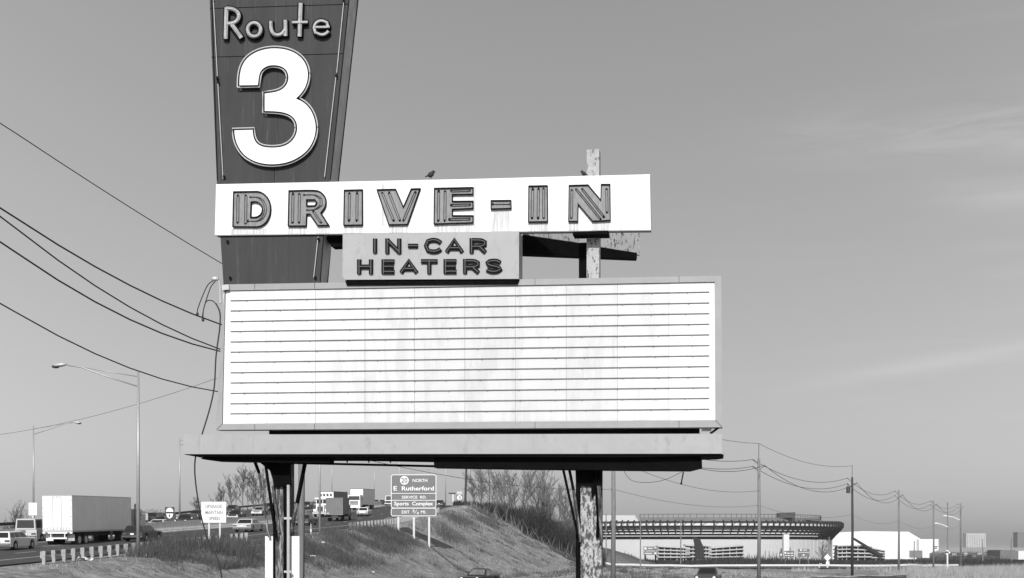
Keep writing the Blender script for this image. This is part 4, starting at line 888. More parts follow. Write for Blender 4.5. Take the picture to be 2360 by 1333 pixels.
# semi trailer, seen from behind
def semi():
    t_ = thing('semi_truck', 'big white box semi trailer seen from behind at the left', 'truck')
    z0, z1 = 1.22, 4.02; w = 1.22; Ln = 12.2
    mb = MB(); mb.box(-w, w, 0, Ln, z0, z1); tb = mb.build('trailer_box', 'trailer_al', t_)
    mb = MB(); mb.box(-w + .02, -.012, -.03, 0.0, z0 + .08, z1 - .06); mb.box(.012, w - .02, -.03, 0.0, z0 + .08, z1 - .06); mb.build('rear_door', 'trailer', tb)
    mb = MB()
    for zz in (1.75, 2.35, 3.0, 3.65):
        for s_ in (-1, 1): mb.box(*sorted((s_ * (w - .01), s_ * (w - .17))), -.05, -.03, zz, zz + .03)
    for xx in (-.35, .35): mb.tube([(xx, -.06, z0 + .05), (xx, -.06, z1 - .1)], .012, 5)
    for xx in (-.3, -.05, .2): mb.box(xx, xx + .06, -.045, -.03, z1 - .18, z1 - .10)
    mb.build('door_hardware', 'galv', tb)
    mb = MB(); mb.box(-w - .004, w + .004, -.035, Ln + .004, z1 - .05, z1 + .012); mb.box(-w - .012, w + .012, 0, Ln, z0 - .1, z0 + .03); mb.build('rail_trim', 'steel_lt', tb)
    mb = MB()
    for k in range(14):
        yy_ = .4 + k * .86
        mb.box(w, w + .008, yy_, yy_ + .03, z0 + .05, z1 - .08)
    mb.build('side_rib', 'trailer_al', tb)
    mb = MB()
    for k in range(9): mb.quad((-w + .08 + k * .27, -.032, z0 + .10), (-w + .14 + k * .27, -.032, z0 + .10), (-w + .26 + k * .25, -.032, z0 + .28), (-w + .20 + k * .25, -.032, z0 + .28))
    mb.build('warning_stripe', 'faded', tb)
    mb = MB(); mb.box(-.75, .75, -.04, .06, .58, .70); mb.box(-w, w, -.02, .1, z0 - .22, z0 - .1)
    for xx in (-.6, .55): mb.box(xx, xx + .07, 0, .08, .6, z0 - .1)
    mb.build('rear_bumper', 'trailer', t_)
    for s_ in (-1, 1):
        mb = MB(); mb.box(*sorted((s_ * .55, s_ * 1.18)), .5, .52, .42, .95); mb.build('mud_flap', 'trailer' if s_ < 0 else 'silverflap' if False else 'steel_lt', t_)
        mb = MB(); mb.box(*sorted((s_ * .8, s_ * 1.0)), -.05, -.02, z0 - .2, z0 - .11); mb.build('tail_light', 'tail', t_)
    for yy_ in (1.3, 2.55, Ln - .9, Ln - 2.1, Ln + 3.0):
        for s_ in (-1, 1): wheel(t_, s_ * .98, yy_, .5, .5 if yy_ < Ln + 2 else .3, 'steel_lt')
    mb = MB(); mb.box(-.5, .5, .2, Ln + 3.6, .75, 1.1); mb.build('chassis', 'ink', t_)
    mb = MB(); mb.box(-1.15, 1.15, Ln + 1.1, Ln + 2.6, 1.0, 3.0); mb.hexa([(-1.15, Ln + 2.6, .7), (1.15, Ln + 2.6, .7), (1.15, Ln + 2.6, 2.95), (-1.15, Ln + 2.6, 2.95)], [(-1.1, Ln + 3.9, .7), (1.1, Ln + 3.9, .7), (1.1, Ln + 3.7, 2.6), (-1.1, Ln + 3.7, 2.6)]); mb.build('cab', 'car_cream', t_)
    mb = MB(); mb.box(1.15, 1.165, Ln + 1.7, Ln + 2.5, 2.0, 2.7); mb.build('side_window', 'glass', t_)
    mb = MB(); mb.tube([(1.28, Ln + .75, .9), (1.28, Ln + .75, 3.0), (1.30, Ln + .7, 3.25), (1.42, Ln + .45, 3.42)], .075, 8); mb.build('exhaust_stack', 'ink', t_)
    mb = MB(); mb.box(1.5, 1.72, Ln + 2.7, Ln + 2.75, 2.0, 2.6); mb.bar((1.15, Ln + 2.7, 2.6), (1.6, Ln + 2.72, 2.6), .03); mb.build('mirror', 'steel_lt', t_)
    mb = MB(); mb.box(-.9, -.75, Ln - 3.6, Ln - 3.4, .35, z0 - .1); mb.box(.75, .9, Ln - 3.6, Ln - 3.4, .35, z0 - .1); mb.build('landing_gear', 'steel_lt', t_)
    return t_
s_ = semi(); s_.location = (X_(133, 103), 103, .36); s_.rotation_euler = (R(1.6), 0, R(-5.2)); s_['group'] = 'trucks on the highway'
def boxtruck():
    t_ = thing('box_truck', 'plain grey box truck driving away right of the left sign post', 'truck', group='trucks on the highway')
    mb = MB(); mb.box(-1.2, 1.2, 0, 5.2, .95, 3.35); mb.build('cargo_box', 'boxgrey', t_)
    mb = MB(); mb.box(-1.22, 1.22, -.03, 0, .9, 1.05); mb.box(-1.22, 1.22, -.03, 0, 3.27, 3.37); mb.box(-1.22, -1.14, -.03, 0, 1.0, 3.3); mb.box(1.14, 1.22, -.03, 0, 1.0, 3.3); mb.box(-.01, .01, -.02, 0, 1.05, 3.27); mb.build('door_frame', 'twig_pale', t_)
    mb = MB(); mb.box(-1.05, 1.05, 5.4, 6.9, .6, 2.3); mb.box(-1.0, 1.0, 6.9, 7.8, .6, 1.5); mb.build('cab', 'car_deep', t_)
    mb = MB(); mb.box(1.05, 1.065, 5.9, 6.6, 1.5, 2.1); mb.build('side_window', 'glass', t_)
    mb = MB(); mb.box(-.45, .45, .1, 7.5, .6, .9); mb.build('chassis', 'ink', t_)
    mb = MB(); mb.box(-1.0, 1.0, -.15, -.05, .5, .62); mb.build('rear_bumper', 'ink', t_)
    for yy_, w in ((1.4, .5), (6.9, .25)):
        for s_ in (-1, 1): wheel(t_, s_ * .95, yy_, .45, w)
    mb = MB(); mb.box(-1.1, -.75, -.045, -.03, 1.1, 1.2); mb.build('licence_plate', 'signwhite', t_)
    return t_
s_ = boxtruck(); s_.location = (X_(771, 186), 186, float(ZR(186)) + .02); s_.rotation_euler = (R(2.5), 0, R(-3.2))
def cabover(label, conv=False):
    """oncoming semi, front at y=0 pointing -Y after rotation: built facing +Y"""
    t_ = thing('semi_truck', label, 'truck', group='trucks on the highway')
    P = 'trailer'
    if not conv:
        mb = MB(); mb.hexa([(-1.2, -2.2, .9), (1.2, -2.2, .9), (1.2, -2.2, 2.9), (-1.2, -2.2, 2.9)], [(-1.18, 0, .75), (1.18, 0, .75), (1.15, -.12, 2.85), (-1.15, -.12, 2.85)]); mb.build('cab', P, t_)
        mb = MB(); mb.quad((-1.05, .0, 1.95), (1.05, 0, 1.95), (1.03, -.085, 2.65), (-1.03, -.085, 2.65)); mb.build('windscreen', 'glass', t_)
        mb = MB(); 
        for k in range(5): mb.box(-.8, .8, -.02, .03, .95 + k * .17, 1.03 + k * .17)
        mb.build('grille', 'ink', t_)
        mb = MB(); mb.box(-1.22, 1.22, -.05, .12, .45, .75); mb.build('front_bumper', 'signwhite', t_)
        y0 = -2.5
        for s_ in (-1, 1):
            mb = MB(); mb.tube([(s_ * .95, .0, 1.1), (s_ * .95, .04, 1.1)], .12, 12); mb.build('headlight', 'lamp', t_)
            mb = MB(); mb.box(*sorted((s_ * 1.4, s_ * 1.6)), -.3, -.25, 1.9, 2.5); mb.bar((s_ * 1.18, -.28, 2.5), (s_ * 1.5, -.28, 2.5), .04); mb.build('mirror', 'ink', t_)
            wheel(t_, s_ * 1.0, -1.1, .5, .3); wheel(t_, s_ * .95, -4.5, .5, .5)
    else:
        mb = MB(); mb.box(-1.1, 1.1, -3.8, -1.9, .9, 2.9); mb.hexa([(-.75, -1.9, .9), (.75, -1.9, .9), (.75, -1.9, 1.95), (-.75, -1.9, 1.95)], [(-.6, 0, .8), (.6, 0, .8), (.6, 0, 1.75), (-.6, 0, 1.75)])
        mb.box(-1.15, -.72, -1.6, -.2, .8, 1.25); mb.box(.72, 1.15, -1.6, -.2, .8, 1.25); mb.build('cab', P, t_)
        mb = MB(); mb.box(-1.0, -.05, -1.9, -1.885, 2.1, 2.7); mb.box(.05, 1.0, -1.9, -1.885, 2.1, 2.7); mb.build('windscreen', 'glass', t_)
        mb = MB(); mb.box(-.45, .45, 0, .02, .85, 1.65); mb.build('grille', 'ink', t_)
        mb = MB(); mb.box(-1.2, 1.2, -.05, .15, .45, .75); mb.build('front_bumper', 'steel_lt', t_)
        mb = MB(); mb.box(-1.25, 1.25, -2.0, -1.7, 2.85, 3.05); mb.build('sun_visor', P, t_); y0 = -4.4
        for s_ in (-1, 1):
            mb = MB(); mb.tube([(s_ * .93, -.22, 1.0), (s_ * .93, -.15, 1.0)], .13, 12); mb.build('headlight', 'lamp', t_)
            mb = MB(); mb.box(*sorted((s_ * 1.4, s_ * 1.58)), -2.0, -1.95, 1.9, 2.6); mb.build('mirror', 'ink', t_)
            wheel(t_, s_ * .98, -.9, .5, .3); wheel(t_, s_ * .95, -5.5, .5, .5)
    mb = MB(); mb.box(-1.22, 1.22, y0 - 11, y0, 1.2, 4.05); tb = mb.build('trailer_box', 'boxgrey' if conv else 'trailer_al', t_)
    mb = MB(); mb.box(-1.2, 1.2, y0, y0 + .03, 1.25, 4.0); mb.build('trailer_front', 'trailer', tb)
    mb = MB(); mb.box(-1.24, 1.24, y0 - 11, y0 + .04, 4.0, 4.08); mb.build('roof_edge', 'ink', tb)
    if conv:
        mb = MB(); 
        for k, x in enumerate((-1.0, -.45, .1, .65)): mb.hexa([(x, y0 + .035, 3.25), (x + .38, y0 + .035, 3.3), (x + .42, y0 + .035, 3.7), (x + .1, y0 + .035, 3.72)], [(x, y0 + .04, 3.25), (x + .38, y0 + .04, 3.3), (x + .42, y0 + .04, 3.7), (x + .1, y0 + .04, 3.72)])
        mb.build('front_marking', 'ink', tb)
    for yy_ in (y0 - 8.6, y0 - 9.9):
        for s_ in (-1, 1): wheel(t_, s_ * .95, yy_, .5, .5)
    mb = MB(); mb.box(-.45, .45, y0 - 9, -1.5, .75, 1.05); mb.build('chassis', 'ink', t_)
    return t_
s_ = cabover('white cab-over semi with silver trailer coming toward the camera'); s_.location = (X_(816, 246), 246, float(ZR(246)) + .02); s_.rotation_euler = (R(-2), 0, R(180 - 5.5))
s_ = cabover('white long-nosed truck with dark trailer side coming toward the camera', True); s_.location = (X_(738, 206), 206, float(ZR(206)) + .02); s_.rotation_euler = (R(-2), 0, R(180 - 4.5))

# ---------------------------------------------------------------- stadium
YC = 1300; XC = X_(1592, YC); AA = 339 / F * YC; BB = 112
def sup(a, k=1.0, e=2.4):
    c, s_ = math.cos(a), math.sin(a)
    return (XC + AA * k * math.copysign(abs(c) ** (2 / e), c), YC + BB * k * math.copysign(abs(s_) ** (2 / e), s_))
st = thing('stadium', 'large oval stadium with flaring ribbed upper deck above a pale wall', 'stadium', (XC, YC, -9.5))
def ring(k0, z0, k1, z1, mi=0, a0=0, a1=360, n=120, mb=None, th=0):
    mb = mb or MB(); vs = []
    for i in range(n + 1):
        a = R(a0 + (a1 - a0) * i / n); x0, y0 = sup(a, k0); x1, y1 = sup(a, k1); vs += [(x0, y0, z0), (x1, y1, z1)]
    mb.add(vs, [(2 * i, 2 * i + 2, 2 * i + 3, 2 * i + 1) for i in range(n)], mi); return mb
ring(.93, -10, .93, 10.6).build('outer_wall', 'stadwall', st)
ring(.88, 10.6, .95, 23).build('inner_bowl', 'staddk', st)
ring(.92, 10.4, .80, 10.4).build('lower_slab', 'staddk', st)
for k, (kk, z) in enumerate(((.952, 13.2), (.962, 15.8), (.972, 18.4), (.98, 20.6))):
    mb = ring(kk, z, kk, z + .9, a0=195, a1=318); ring(kk, z + .9, kk - .03, z + .9, mb=mb, a0=195, a1=318); mb.build('concourse_band', ('ramp', 'stadlt', 'ramp', 'stadmid')[k], st)
mb = ring(.99, 23.2, .99, 26.0); mb.build('rim_band', 'stadlt', st)
mb = ring(1.0, 22.4, 1.0, 23.2); ring(1.0, 26.0, 1.0, 26.7, mb=mb); ring(1.0, 26.7, .93, 27.4, mb=mb); ring(1.0, 22.4, .95, 22.4, mb=mb); mb.build('rim_chord', 'staddk', st)
nrib = 74
for i in range(nrib):
    a = R(182 + 176 * i / (nrib - 1)); mb = MB()
    P = [(*sup(a, .925), 10.6), (*sup(a, .955), 15.5), (*sup(a, .988), 20.5), (*sup(a, 1.003), 23.5), (*sup(a, 1.003), 26.5), (*sup(a, .985), 28)]
    mb.tube(P, .75, 4); 
    a2 = a + R(176 / (nrib - 1)) * .5; mb.tube([(*sup(a, 1.0), 23.2), (*sup(a2, .996), 26.1)], .18, 3, 0); mb.build('rib', 'staddk', st)
mb = ring(.86, 27, .86, 31.0, a0=246, a1=352, n=70); ring(.99, 27.2, .86, 29.5, mb=mb, a0=318, a1=358, n=30); mb.build('upper_deck', 'stadmid', st)
mb = ring(.86, 33.8, .86, 34.2, a0=246, a1=352, n=70)
for i in range(54):
    a = R(246 + 106 * i / 53); mb.tube([(*sup(a, .86), 30.5), (*sup(a, .86), 34.2)], .22, 3)
mb.build('railing', 'staddk', st)
mb = MB(); mb.prism([W(x, y, 1240) for x, y in ((1760, 1204), (1766, 1196), (1812, 1194), (1800, 1204))], (0, 15, 0)); mb.build('white_roof', 'arena', st)
mb = MB(); mb.prism([W(x, y, 1215) for x, y in ((1792, 1182.5), (1833, 1181), (1833, 1193), (1792, 1194.5))], (0, 5, 0)); mb.bar(W(1800, 1194, 1217), W(1800, 1205, 1217), 1); mb.bar(W(1826, 1194, 1217), W(1826, 1205, 1217), 1); mb.build('scoreboard', 'ink', st)
mb = MB(); mb.prism([W(x, y, 1300) for x, y in ((1340, 1188), (1463, 1188), (1473, 1204), (1340, 1204))], (0, 40, 0)); mb.build('slanted_roof', 'concrete', st)
mb = MB(); mb.box(X_(1806, 1180), X_(1819, 1180), 1180, 1186, -9, 15); mb.build('stair_tower', 'stadlt', st)
mb = MB()
for px in range(1765, 1920, 9): mb.bar((X_(px, 1190), sup(0)[1] and 1186 + max(0, (px - 1800)) * .02, -9), (X_(px, 1190), 1186 + max(0, (px - 1800)) * .02, 10), .5)
mb.build('wall_joint', 'concrete', st)
# ramps
def ramp(name, label, spans_, fin, Y):
    x0 = spans_[0][0]; t_ = thing(name, label, 'parking ramp', (X_(x0, Y), Y, -9), 'spiral ramps around the stadium')
    mb = MB()
    for (xa, xb, ya, yb) in spans_: mb.prism([W(xa + 2, ya, Y + 5), W(xb - 2, yb, Y + 5), W(xb - 2, 1293, Y + 5), W(xa + 2, 1293, Y + 5)], (0, 9, 0))
    mb.build('core', 'staddk', t_)
    for (xa, xb, ya, yb) in spans_:
        for k in range(4):
            mb = MB(); y0 = ya + (1291 - ya) * (k / 4) ; y1 = yb + (1290 - yb) * (k / 4)
            mb.prism([W(xa, y0, Y + (0 if k % 2 else 1)), W(xb, y1, Y + (0 if k % 2 else 1)), W(xb, y1 + 2.9, Y), W(xa, y0 + 2.9, Y)], (0, 16, 0)); mb.build('parapet', 'ramp', t_)
        n_ = max(3, int((xb - xa) / 14)); mb = MB()
        for k in range(n_ + 1):
            x = xa + 1 + (xb - xa - 2) * k / n_; y = ya + (yb - ya) * k / n_; mb.bar(W(x, 1293, Y + 2), W(x, y + 2, Y + 2), .7)
        mb.build('column', 'ramp', t_)
    for f_ in fin:
        mb = MB(); mb.prism([W(x, y, Y - 3) for x, y in f_], (0, 3, 0)); mb.build('escalator_shaft', 'staddk', t_)
ramp('parking_ramp', 'layered concrete ramp with a dark slanted shaft in front of the stadium wall', [(1516, 1590, 1258, 1262), (1580, 1606, 1255, 1257), (1620, 1640, 1256, 1258), (1634, 1714, 1262, 1256)], [[(1598, 1238), (1613, 1242), (1622, 1262), (1624, 1290), (1603, 1290), (1602, 1262)]], 1130)
ramp('parking_ramp', 'layered concrete ramp with a dark slanted stair at the arena end', [(1930, 1962, 1257, 1256), (1960, 2010, 1256, 1259), (2008, 2040, 1262, 1268)], [[(1962, 1240), (1970, 1240), (2036, 1280), (2030, 1285)], [(1925, 1262), (1929, 1257), (1930, 1294), (1924, 1294)]], 1150)
# arena
t_ = thing('arena_building', 'huge bright white arena with long low roof right of the stadium', 'arena', (X_(2040, 1450), 1450, -10))
mb = MB(); mb.prism([W(x, y, 1450) for x, y in ((1900, 1243), (1925, 1228), (1990, 1224.5), (2094, 1226), (2122, 1243), (2122, 1290), (1900, 1290))], (0, 120, 0)); mb.build('hall', 'arena', t_)
mb = MB(); mb.prism([W(x, y, 1440) for x, y in ((2118, 1243), (2163, 1243), (2163, 1268), (2118, 1284))], (0, 90, 0)); mb.build('side_wing', 'arena', t_)
mb = MB(); mb.bar(W(2154, 1260, 1437), W(2161, 1260, 1437), 1.0); mb.build('doorway', 'ink', t_)

# distant buildings
def fbld(label, x0, x1, y0, y1, Y, matn, win=0, name='distant_building'):
    t_ = thing(name, label, 'building', (X_((x0 + x1) / 2, Y), Y, -12), 'far buildings on the right')
    mb = MB(); mb.prism([W(x, y, Y) for x, y in ((x0, y0), (x1, y0), (x1, y1), (x0, y1))], (0, 30, 0)); mb.build('wall', matn, t_)
    if win:
        mb = MB(); k = x0 + 2
        while k < x1 - 1: mb.prism([W(x, y, Y - .3) for x, y in ((k, y0 + 2), (k + 1.2, y0 + 2), (k + 1.2, y1), (k, y1))], (0, .2, 0)); k += win
        mb.build('window', 'bldg_dk', t_)
fbld('pale slab tower block standing on the far right horizon', 2227, 2272, 1230, 1262, 4000, 'stadwall', 4)
fbld('grey tower cut by the right edge of the photo', 2345, 2375, 1227, 1262, 3500, 'boxgrey', 5)
fbld('low white building right of the white arena', 2126, 2142, 1269, 1286, 900, 'arena', 0); 
fbld('low white shed at the right edge', 2347, 2372, 1270, 1290, 800, 'stadlt', 0)
fbld('low dark roofed building near the right edge', 2308, 2340, 1268, 1282, 1000, 'bldg_dk', 0)
fr = random.Random(3)
ws = ['left', 'second', 'third', 'fourth', 'fifth', 'sixth', 'seventh', 'eighth', 'ninth', 'tenth', 'eleventh', 'twelfth']
for k in range(12):
    x = 2196 + k * 14 + fr.uniform(-3, 3); w = fr.uniform(7, 13); h = fr.uniform(3, 7); y1 = 1286 - fr.uniform(0, 9)
    fbld('small low far building, %s in the row left of the right edge' % ('leftmost' if k == 0 else ws[k]), x, x + w, y1 - h, y1, 1200 + k * 20, ('bldg', 'bldg_dk', 'stadwall', 'boxgrey')[k % 4], 2.6 if k % 2 == 0 else 0)

# ---------------------------------------------------------------- vegetation
def bare_tree(label, px, Y, ytop, seed, spread=.35, name='bare_tree', x=None, dens=1.0, matn='twig', group='bare trees'):
    q = random.Random(seed); x = X_(px, Y) if x is None else x; zg = Tz(x, Y); Ht = max(1.5, (HOR - ytop) / F * Y - zg)
    t_ = thing(name, label, 'tree', (x, Y, zg), group); mb = MB(); tr = MB(); minr = Y * .00008
    def grow(p, d, ln, r, lev, m_):
        pts = [p]; k = 4; dd = d.copy()
        for i in range(k):
            dd = (dd + Vector((q.uniform(-1, 1), q.uniform(-1, 1), q.uniform(-.5, .7))) * .16).normalized(); pts.append(pts[-1] + dd * ln / k)
        m_.tube(pts, max(r, minr), 3 if lev > 1 else 6, 0, max(r * .45, minr * .8), caps=False)
        if lev >= 3: return
        nb_ = int((15, 9, 5, 3)[lev] * dens)
        for j in range(nb_):
            u = q.uniform(.18 if lev == 0 else .1, .98); i = min(k - 1, int(u * k)); s_ = pts[i].lerp(pts[i + 1], u * k - i)
            az = q.uniform(0, 6.283); el = q.uniform(.3, .9) if lev == 0 else q.uniform(.3, .8)
            nd = (dd * math.cos(el) + Vector((math.cos(az), math.sin(az), .35)) * math.sin(el)).normalized()
            grow(s_, nd, ln * q.uniform(.28, .55) * (1.2 - .65 * u if lev == 0 else .9), r * .42, lev + 1, mb)
    grow(Vector((x, Y, zg - .2)), Vector((q.uniform(-.06, .06), 0, 1)).normalized(), Ht * .82, Ht * .009, 0, tr)
    tr.build('trunk', 'bark', t_); mb.build('crown', matn, t_)
tl = [(560, 232, 1062, 'tallest bare tree beyond the far guardrail right of the UPGRADE sign'), (535, 236, 1090, 'bare tree just left of the tallest one behind the UPGRADE sign'), (585, 228, 1075, 'bare tree between the tallest one and the left sign post'), (612, 240, 1080, 'bare tree seen behind the left sign post braces'),
      (505, 240, 1120, 'low spreading bare tree above the UPGRADE sign'), (455, 240, 1140, 'small bare tree left of the UPGRADE sign'), (640, 236, 1110, 'bare tree hidden mostly by the left sign post'),
      (25, 190, 1155, 'small bare tree at the left edge above the guardrail'), (48, 195, 1170, 'low bare shrub tree left of the small blank sign'),
      (1110, 335, 1035, 'tall bare tree left of centre in the thicket by the leaning pole'), (1128, 345, 1020, 'tall bare tree with the thick trunk in the thicket'), (1165, 340, 1060, 'bushy bare tree in the middle of the thicket'), (1200, 335, 1050, 'second bushy bare tree in the middle of the thicket'),
      (1235, 340, 1060, 'slender bare tree right of the bushy ones'), (1262, 330, 1065, 'bare tree toward the right end of the thicket'), (1290, 325, 1105, 'lower bare tree near the right sign post'), (1312, 315, 1120, 'low bare tree touching the right sign post'), (1095, 350, 1090, 'small bare tree beside the leaning pole'),
      (1895, 500, 1248, 'small bare tree before the stadium wall by the diamond sign')]
qs = random.Random(5)
for k in range(16): px_ = 1088 + k * 15.5 + qs.uniform(-5, 5); bare_tree('thin bare sapling growing up out of the dark thicket', px_, qs.uniform(300, 348), float(np.interp(px_, [1080, 1200, 1300, 1340], [1095, 1085, 1125, 1170])) + qs.uniform(-22, 22), 400 + k, dens=.8, name='bare_sapling', group='saplings in the thicket')
for k in range(9): bare_tree('thin bare sapling among the trees beyond the far guardrail', 500 + k * 17 + qs.uniform(-6, 6), qs.uniform(226, 250), qs.uniform(1092, 1140), 500 + k, dens=.7, name='bare_sapling', group='saplings beyond the far guardrail')
for k, (px, Y, yt, lab) in enumerate(tl): bare_tree(lab, px, Y, yt, 100 + k, dens=1.0 if k != 2 else 1.2)

def blades(region, n, hmin, hmax, width, matn, name, seed, lean=.25, org=None):
    """n thin upright blades; region(q) returns (x, y, h scale) or None"""
    q = random.Random(seed); mb = MB(); V = []; Fc = []
    while n > 0:
        p = region(q)
        n -= 1
        if p is None: continue
        x, y, hs = p; z = Tz(x, y) - .03; h = q.uniform(hmin, hmax) * hs; w = width * y / 100 * q.uniform(.6, 1.4); a = q.uniform(0, 3.14)
        dx, dy = math.cos(a) * w, math.sin(a) * w; lx, ly = q.gauss(0, lean) * h, q.gauss(0, lean) * h; i = len(V)
        V += [(x - dx, y - dy, z), (x + dx, y + dy, z), (x + lx * .4 + dx * .6, y + ly * .4 + dy * .6, z + h * .6), (x + lx * .4 - dx * .6, y + ly * .4 - dy * .6, z + h * .6), (x + lx, y + ly, z + h)]
        Fc += [(i, i + 1, i + 2, i + 3), (i + 3, i + 2, i + 4)]
    mb.add(V, Fc); return tag(mb.build(name, matn), kind='stuff')
def nz2(x, y, s=1.0): return math.sin(x * .7 * s + 1.3 * math.sin(y * .31 * s)) * math.sin(y * .43 * s + math.sin(x * .5 * s))
def r_verge(q):      # tall dark weeds just behind the guardrail, lower left
    y = q.uniform(84, 122); d = q.uniform(.3, 5.5) + max(0, (y - 92)) * .12 * q.random()
    e = math.exp(-((y - 93) / 8) ** 2)
    if nz2(d * 2, y) * .8 + .35 < q.random() * 1.1 - .3: return None
    return float(G(y)) + d, y, .6 + 1.05 * e * math.exp(-((d - 2) / 2.5) ** 2)
blades(r_verge, 34000, .35, 1.15, .014, 'weed', 'tall_weeds', 1)
def r_mid(q):        # dark weeds band running from the lamp post down the slope
    y = q.uniform(112, 160); u = (y - 112) / 48; d = 1.2 + q.uniform(0, 5.2) + 2.2 * (1 - u)
    d += q.gauss(0, .9)
    if d < .4 or nz2(d, y, .8) + .5 < q.random() * 1.3 - .3: return None
    return float(G(y)) + d, y, (1.0 - .6 * q.random()) * (.75 + .35 * nz2(d * 1.7, y, 1.3))
blades(r_mid, 30000, .4, 1.25, .013, 'weed', 'tall_weeds', 2)
def r_slope(q):      # weedy line on the slope beyond the exit sign
    y = q.uniform(175, 300); d = 5.5 + (y - 175) * .02 + q.gauss(0, 1.3) + 1.5 * math.sin(y * .08)
    d += q.gauss(0, .8)
    if nz2(d, y, .4) + .3 < q.random() * 1.2 - .3: return None
    return float(G(y)) + d, y, .8
blades(r_slope, 9000, .4, 1.3, .013, 'weed', 'tall_weeds', 3)
def r_grass(q):      # short winter grass over the slopes
    y = 70 + 260 * q.random() ** 1.5; x = q.uniform(-30, 40)
    if x < float(G(y)) + .6: return None
    return x, y, 1
blades(r_grass, 60000, .08, .30, .014, 'straw', 'winter_grass', 4, .5)
def r_clump(q):
    cy = 72 + 240 * int(q.random() * 420) ** 1.0 / 420; h_ = math.sin(cy * 77.7) * 43758.5; f_ = h_ - math.floor(h_); cx = -30 + 62 * f_
    y = cy + q.gauss(0, .5); x = cx + q.gauss(0, .55)
    if x < float(G(y)) + .6: return None
    return x, y, .5 + f_ * 1.3 % 1
blades(r_clump, 26000, .15, .6, .014, 'weed', 'grass_tufts', 5, .4)
def r_rut(q):
    u = q.random(); return -9.9 + 6.2 * u + q.gauss(0, .12), 160 - 14 * u + q.gauss(0, .15), .5
blades(r_rut, 1800, .15, .5, .014, 'weed', 'grass_tufts', 9, .4)
def r_reed(q):
    y = q.uniform(120, 330); x = q.uniform(.18 * y + 8, .42 * y)
    if y > 300 and x < 112: return None
    px = CX + F * x / y
    if px < 2000 and y < 200: return None
    if y > 262 + nz2(x, 0, .1) * 8: return None
    if px < 2090 and nz2(x, y, .3) < .3: return None
    return x, y, .8 + .4 * nz2(x, y, .2)
blades(r_reed, 42000, .5, 1.5, .012, 'reed', 'reeds', 6, .2)
def r_far(q):
    y = q.uniform(335, 900); x = q.uniform(.06 * y, .42 * y); 
    if nz2(x, y, .06) < -.3: return None
    return x, y, (.25 + .75 * q.random()) * (.55 + .45 * nz2(x, y * .3, .09))
blades(r_far, 34000, .8, 5.0, .03, 'brush', 'marsh_growth', 7, .15)
# far shrubs mounds
def shrub(label, px, Y, r, h, seed, matn='brush', name='shrub', n=2600):
    q = random.Random(seed); x = X_(px, Y); z0 = Tz(x, Y); mb = MB(); V = []; Fc = []
    for _ in range(n):
        a = q.uniform(0, 6.283); rr_ = r * math.sqrt(q.random()); hh = h * (1 - (rr_ / r) ** 2) ** .5; zz = z0 + hh * q.random() ** .6; cx = x + rr_ * math.cos(a); cy = Y + rr_ * math.sin(a)
        d = Vector((q.gauss(0, 1), q.gauss(0, 1), q.gauss(0, 1) + .8)).normalized() * q.uniform(.2, .5) * h * .28; w = Vector((q.gauss(0, 1), q.gauss(0, 1), 0)).normalized() * Y * .00018; i = len(V); c = Vector((cx, cy, zz))
        V += [c - w, c + w, c + d]; Fc += [(i, i + 1, i + 2)]
    mb.add([tuple(v) for v in V], Fc); tag(mb.build(name, matn, org=(x, Y, z0)), label, 'shrub', 'shrubs by the highway')
for k in range(14):
    fx = 2185 + k * 13 + fr.uniform(-4, 4); shrub('far dark bush among the low buildings on the right horizon', fx, 820 + fr.uniform(-60, 90), fr.uniform(5, 11), fr.uniform(3, 7.5), 60 + k, n=420)
shrub('rounded dark shrub left of the pale van above the guardrail', 48, 190, 6, 5.2, 11, n=5000)
shrub('dark shrub behind the oncoming cars left of the UPGRADE sign', 352, 235, 6, 4, 12)
# thicket
q = random.Random(21); V = []; Fc = []
def toppx(px): return float(np.interp(px, [1040, 1060, 1085, 1150, 1200, 1260, 1300, 1330, 1390], [1176, 1166, 1158, 1156, 1160, 1176, 1200, 1222, 1262]))
def stem(x, y, h, r, lean, seg=5, br=6):
    z = Tz(x, y) - .1; p = Vector((x, y, z)); d = Vector((q.gauss(0, lean), q.gauss(0, lean), 1)).normalized(); w = Vector((1, q.uniform(-.5, .5), 0)).normalized()
    for i in range(seg):
        n_ = p + d * (h / seg); r1 = r * (1 - i / seg) + .006; r2 = r * (1 - (i + 1) / seg) + .006; k = len(V)
        V.extend([p - w * r1, p + w * r1, n_ + w * r2, n_ - w * r2]); Fc.append((k, k + 1, k + 2, k + 3))
        for _ in range(br):
            b_ = Vector((q.gauss(0, 1), q.gauss(0, 1), q.gauss(.5, .7))).normalized() * h * q.uniform(.07, .2); s_ = p.lerp(n_, q.random()); w2 = Vector((b_.y, -b_.x, .01)).normalized() * .02 * q.uniform(.7, 1.5)
            k = len(V); V.extend([s_ - w2, s_ + w2, s_ + b_]); Fc.append((k, k + 1, k + 2))
        p = n_; d = (d + Vector((q.gauss(0, .16), q.gauss(0, .16), -.05 * i * lean * 3))).normalized()
for _ in range(11000):
    y = q.uniform(292, 350); px = q.uniform(1044, 1392); x = X_(px, y)
    if px < 1200 and y < 300 + (1200 - px) * .1: continue
    h = ((HOR - toppx(px)) / F * y - Tz(x, y)) * (q.uniform(.3, 1.02) if q.random() < .8 else q.uniform(.9, 1.25)) * (.86 + .2 * math.sin(px * .11) * math.sin(px * .043 + 1))
    if h < .5: h = q.uniform(.5, 1.5)
    stem(x, y, min(h, 10), .035 + .004 * h, .18, 5, 5)
mb = MB(); mb.add([tuple(v) for v in V], Fc); tag(mb.build('thicket', 'brush'), kind='stuff')
V = []; Fc = []
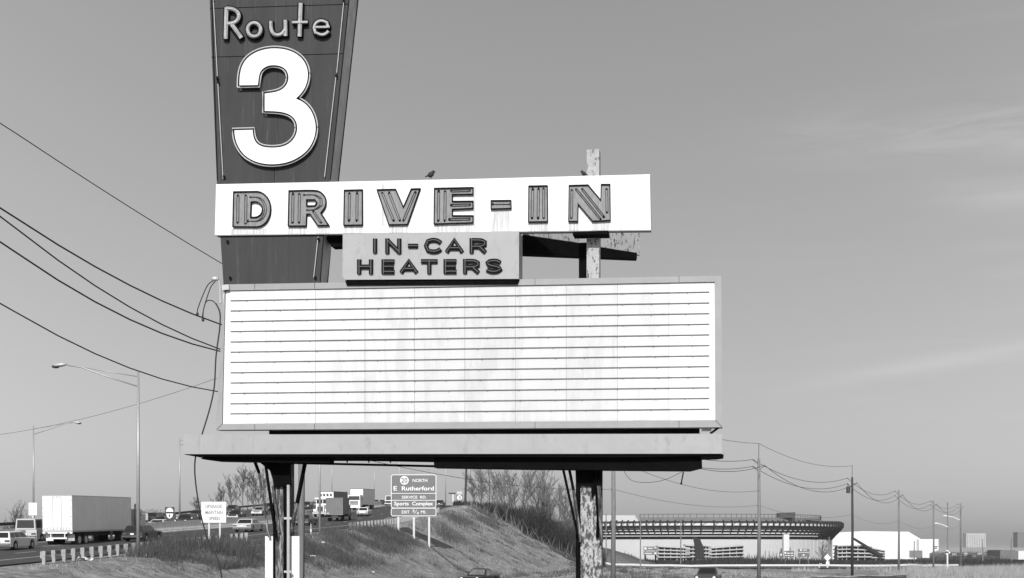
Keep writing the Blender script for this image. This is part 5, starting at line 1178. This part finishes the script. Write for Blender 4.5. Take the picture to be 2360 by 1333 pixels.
for _ in range(120):
    y = q.uniform(286, 300); px = q.uniform(1075, 1350); x = X_(px, y); stem(x, y, q.uniform(1.5, 4.5), .05, .35, 5, 4)
mb = MB(); mb.add([tuple(v) for v in V], Fc); tag(mb.build('dry_stems', 'twig_pale'), kind='stuff')
# dark sheet added under the thicket to darken the gaps between stems
mb = MB(); hx = np.arange(-14, 60, 2.0); hy = np.arange(288, 354, 3.0)
def px_ok(x, y):
    px = CX + F * x / y; return 1046 < px < 1392 and not (px < 1200 and y < 300 + (1200 - px) * .1)
for y_ in hy:
    for x_ in hx:
        if px_ok(x_ + 1, y_ + 1.5): mb.quad(*[(a_, b_, Tz(a_, b_) + .06) for a_, b_ in ((x_, y_), (x_ + 2, y_), (x_ + 2, y_ + 3), (x_, y_ + 3))])
tag(mb.build('thicket_ground_sheet', 'brush'), kind='structure')
# litter
for k, (px, py, Y, sz, lab) in enumerate(((205, 1304, 78, .5, 'crumpled pale scrap in the grass left of the white sheet'), (195, 1303, 80, .9, 'long white sheet of litter below the guardrail posts'), (592, 1302, 101, .25, 'small white scrap left of the painted post base'), (720, 1282, 112, .5, 'white strip of litter right of the sign post'), (745, 1246, 122, .35, 'pale scrap at the top of the slope by the lamp post'), (1070, 1257, 200, .7, 'white paper beside the weeds right of the exit sign'), (860, 1291, 118, .22, 'tiny white scrap below the dark weeds'))):
    x = X_(px, Y); z = Tz(x, Y) + .08; mb = MB(); rq2 = random.Random(k)
    g_ = [[(x + (i / 4 - .5) * sz, Y + (j / 2 - .5) * sz * .5, z + rq2.uniform(0, .12) * (1 + .4 * j)) for i in range(5)] for j in range(3)]
    for j in range(2):
        for i in range(4): mb.quad(g_[j][i], g_[j][i + 1], g_[j + 1][i + 1], g_[j + 1][i])
    tag(mb.build('litter', 'litter', org=(x, Y, z)), lab, 'litter', 'litter in the grass')

# the air: far things fade a little
mb = MB(); mb.box(-9300, 9300, -60, 22500, -22, 42)
m = bpy.data.materials.new('haze'); m.use_nodes = True; m.node_tree.nodes.clear()
o_ = m.node_tree.nodes.new('ShaderNodeOutputMaterial'); pv = m.node_tree.nodes.new('ShaderNodeVolumePrincipled')
pv.inputs['Color'].default_value = (.9, .9, .9, 1); pv.inputs['Density'].default_value = .00006; pv.inputs['Anisotropy'].default_value = .0
m.node_tree.links.new(pv.outputs[0], o_.inputs['Volume']); M['haze'] = m
tag(fixn(mb.build('haze', 'haze')), kind='stuff')
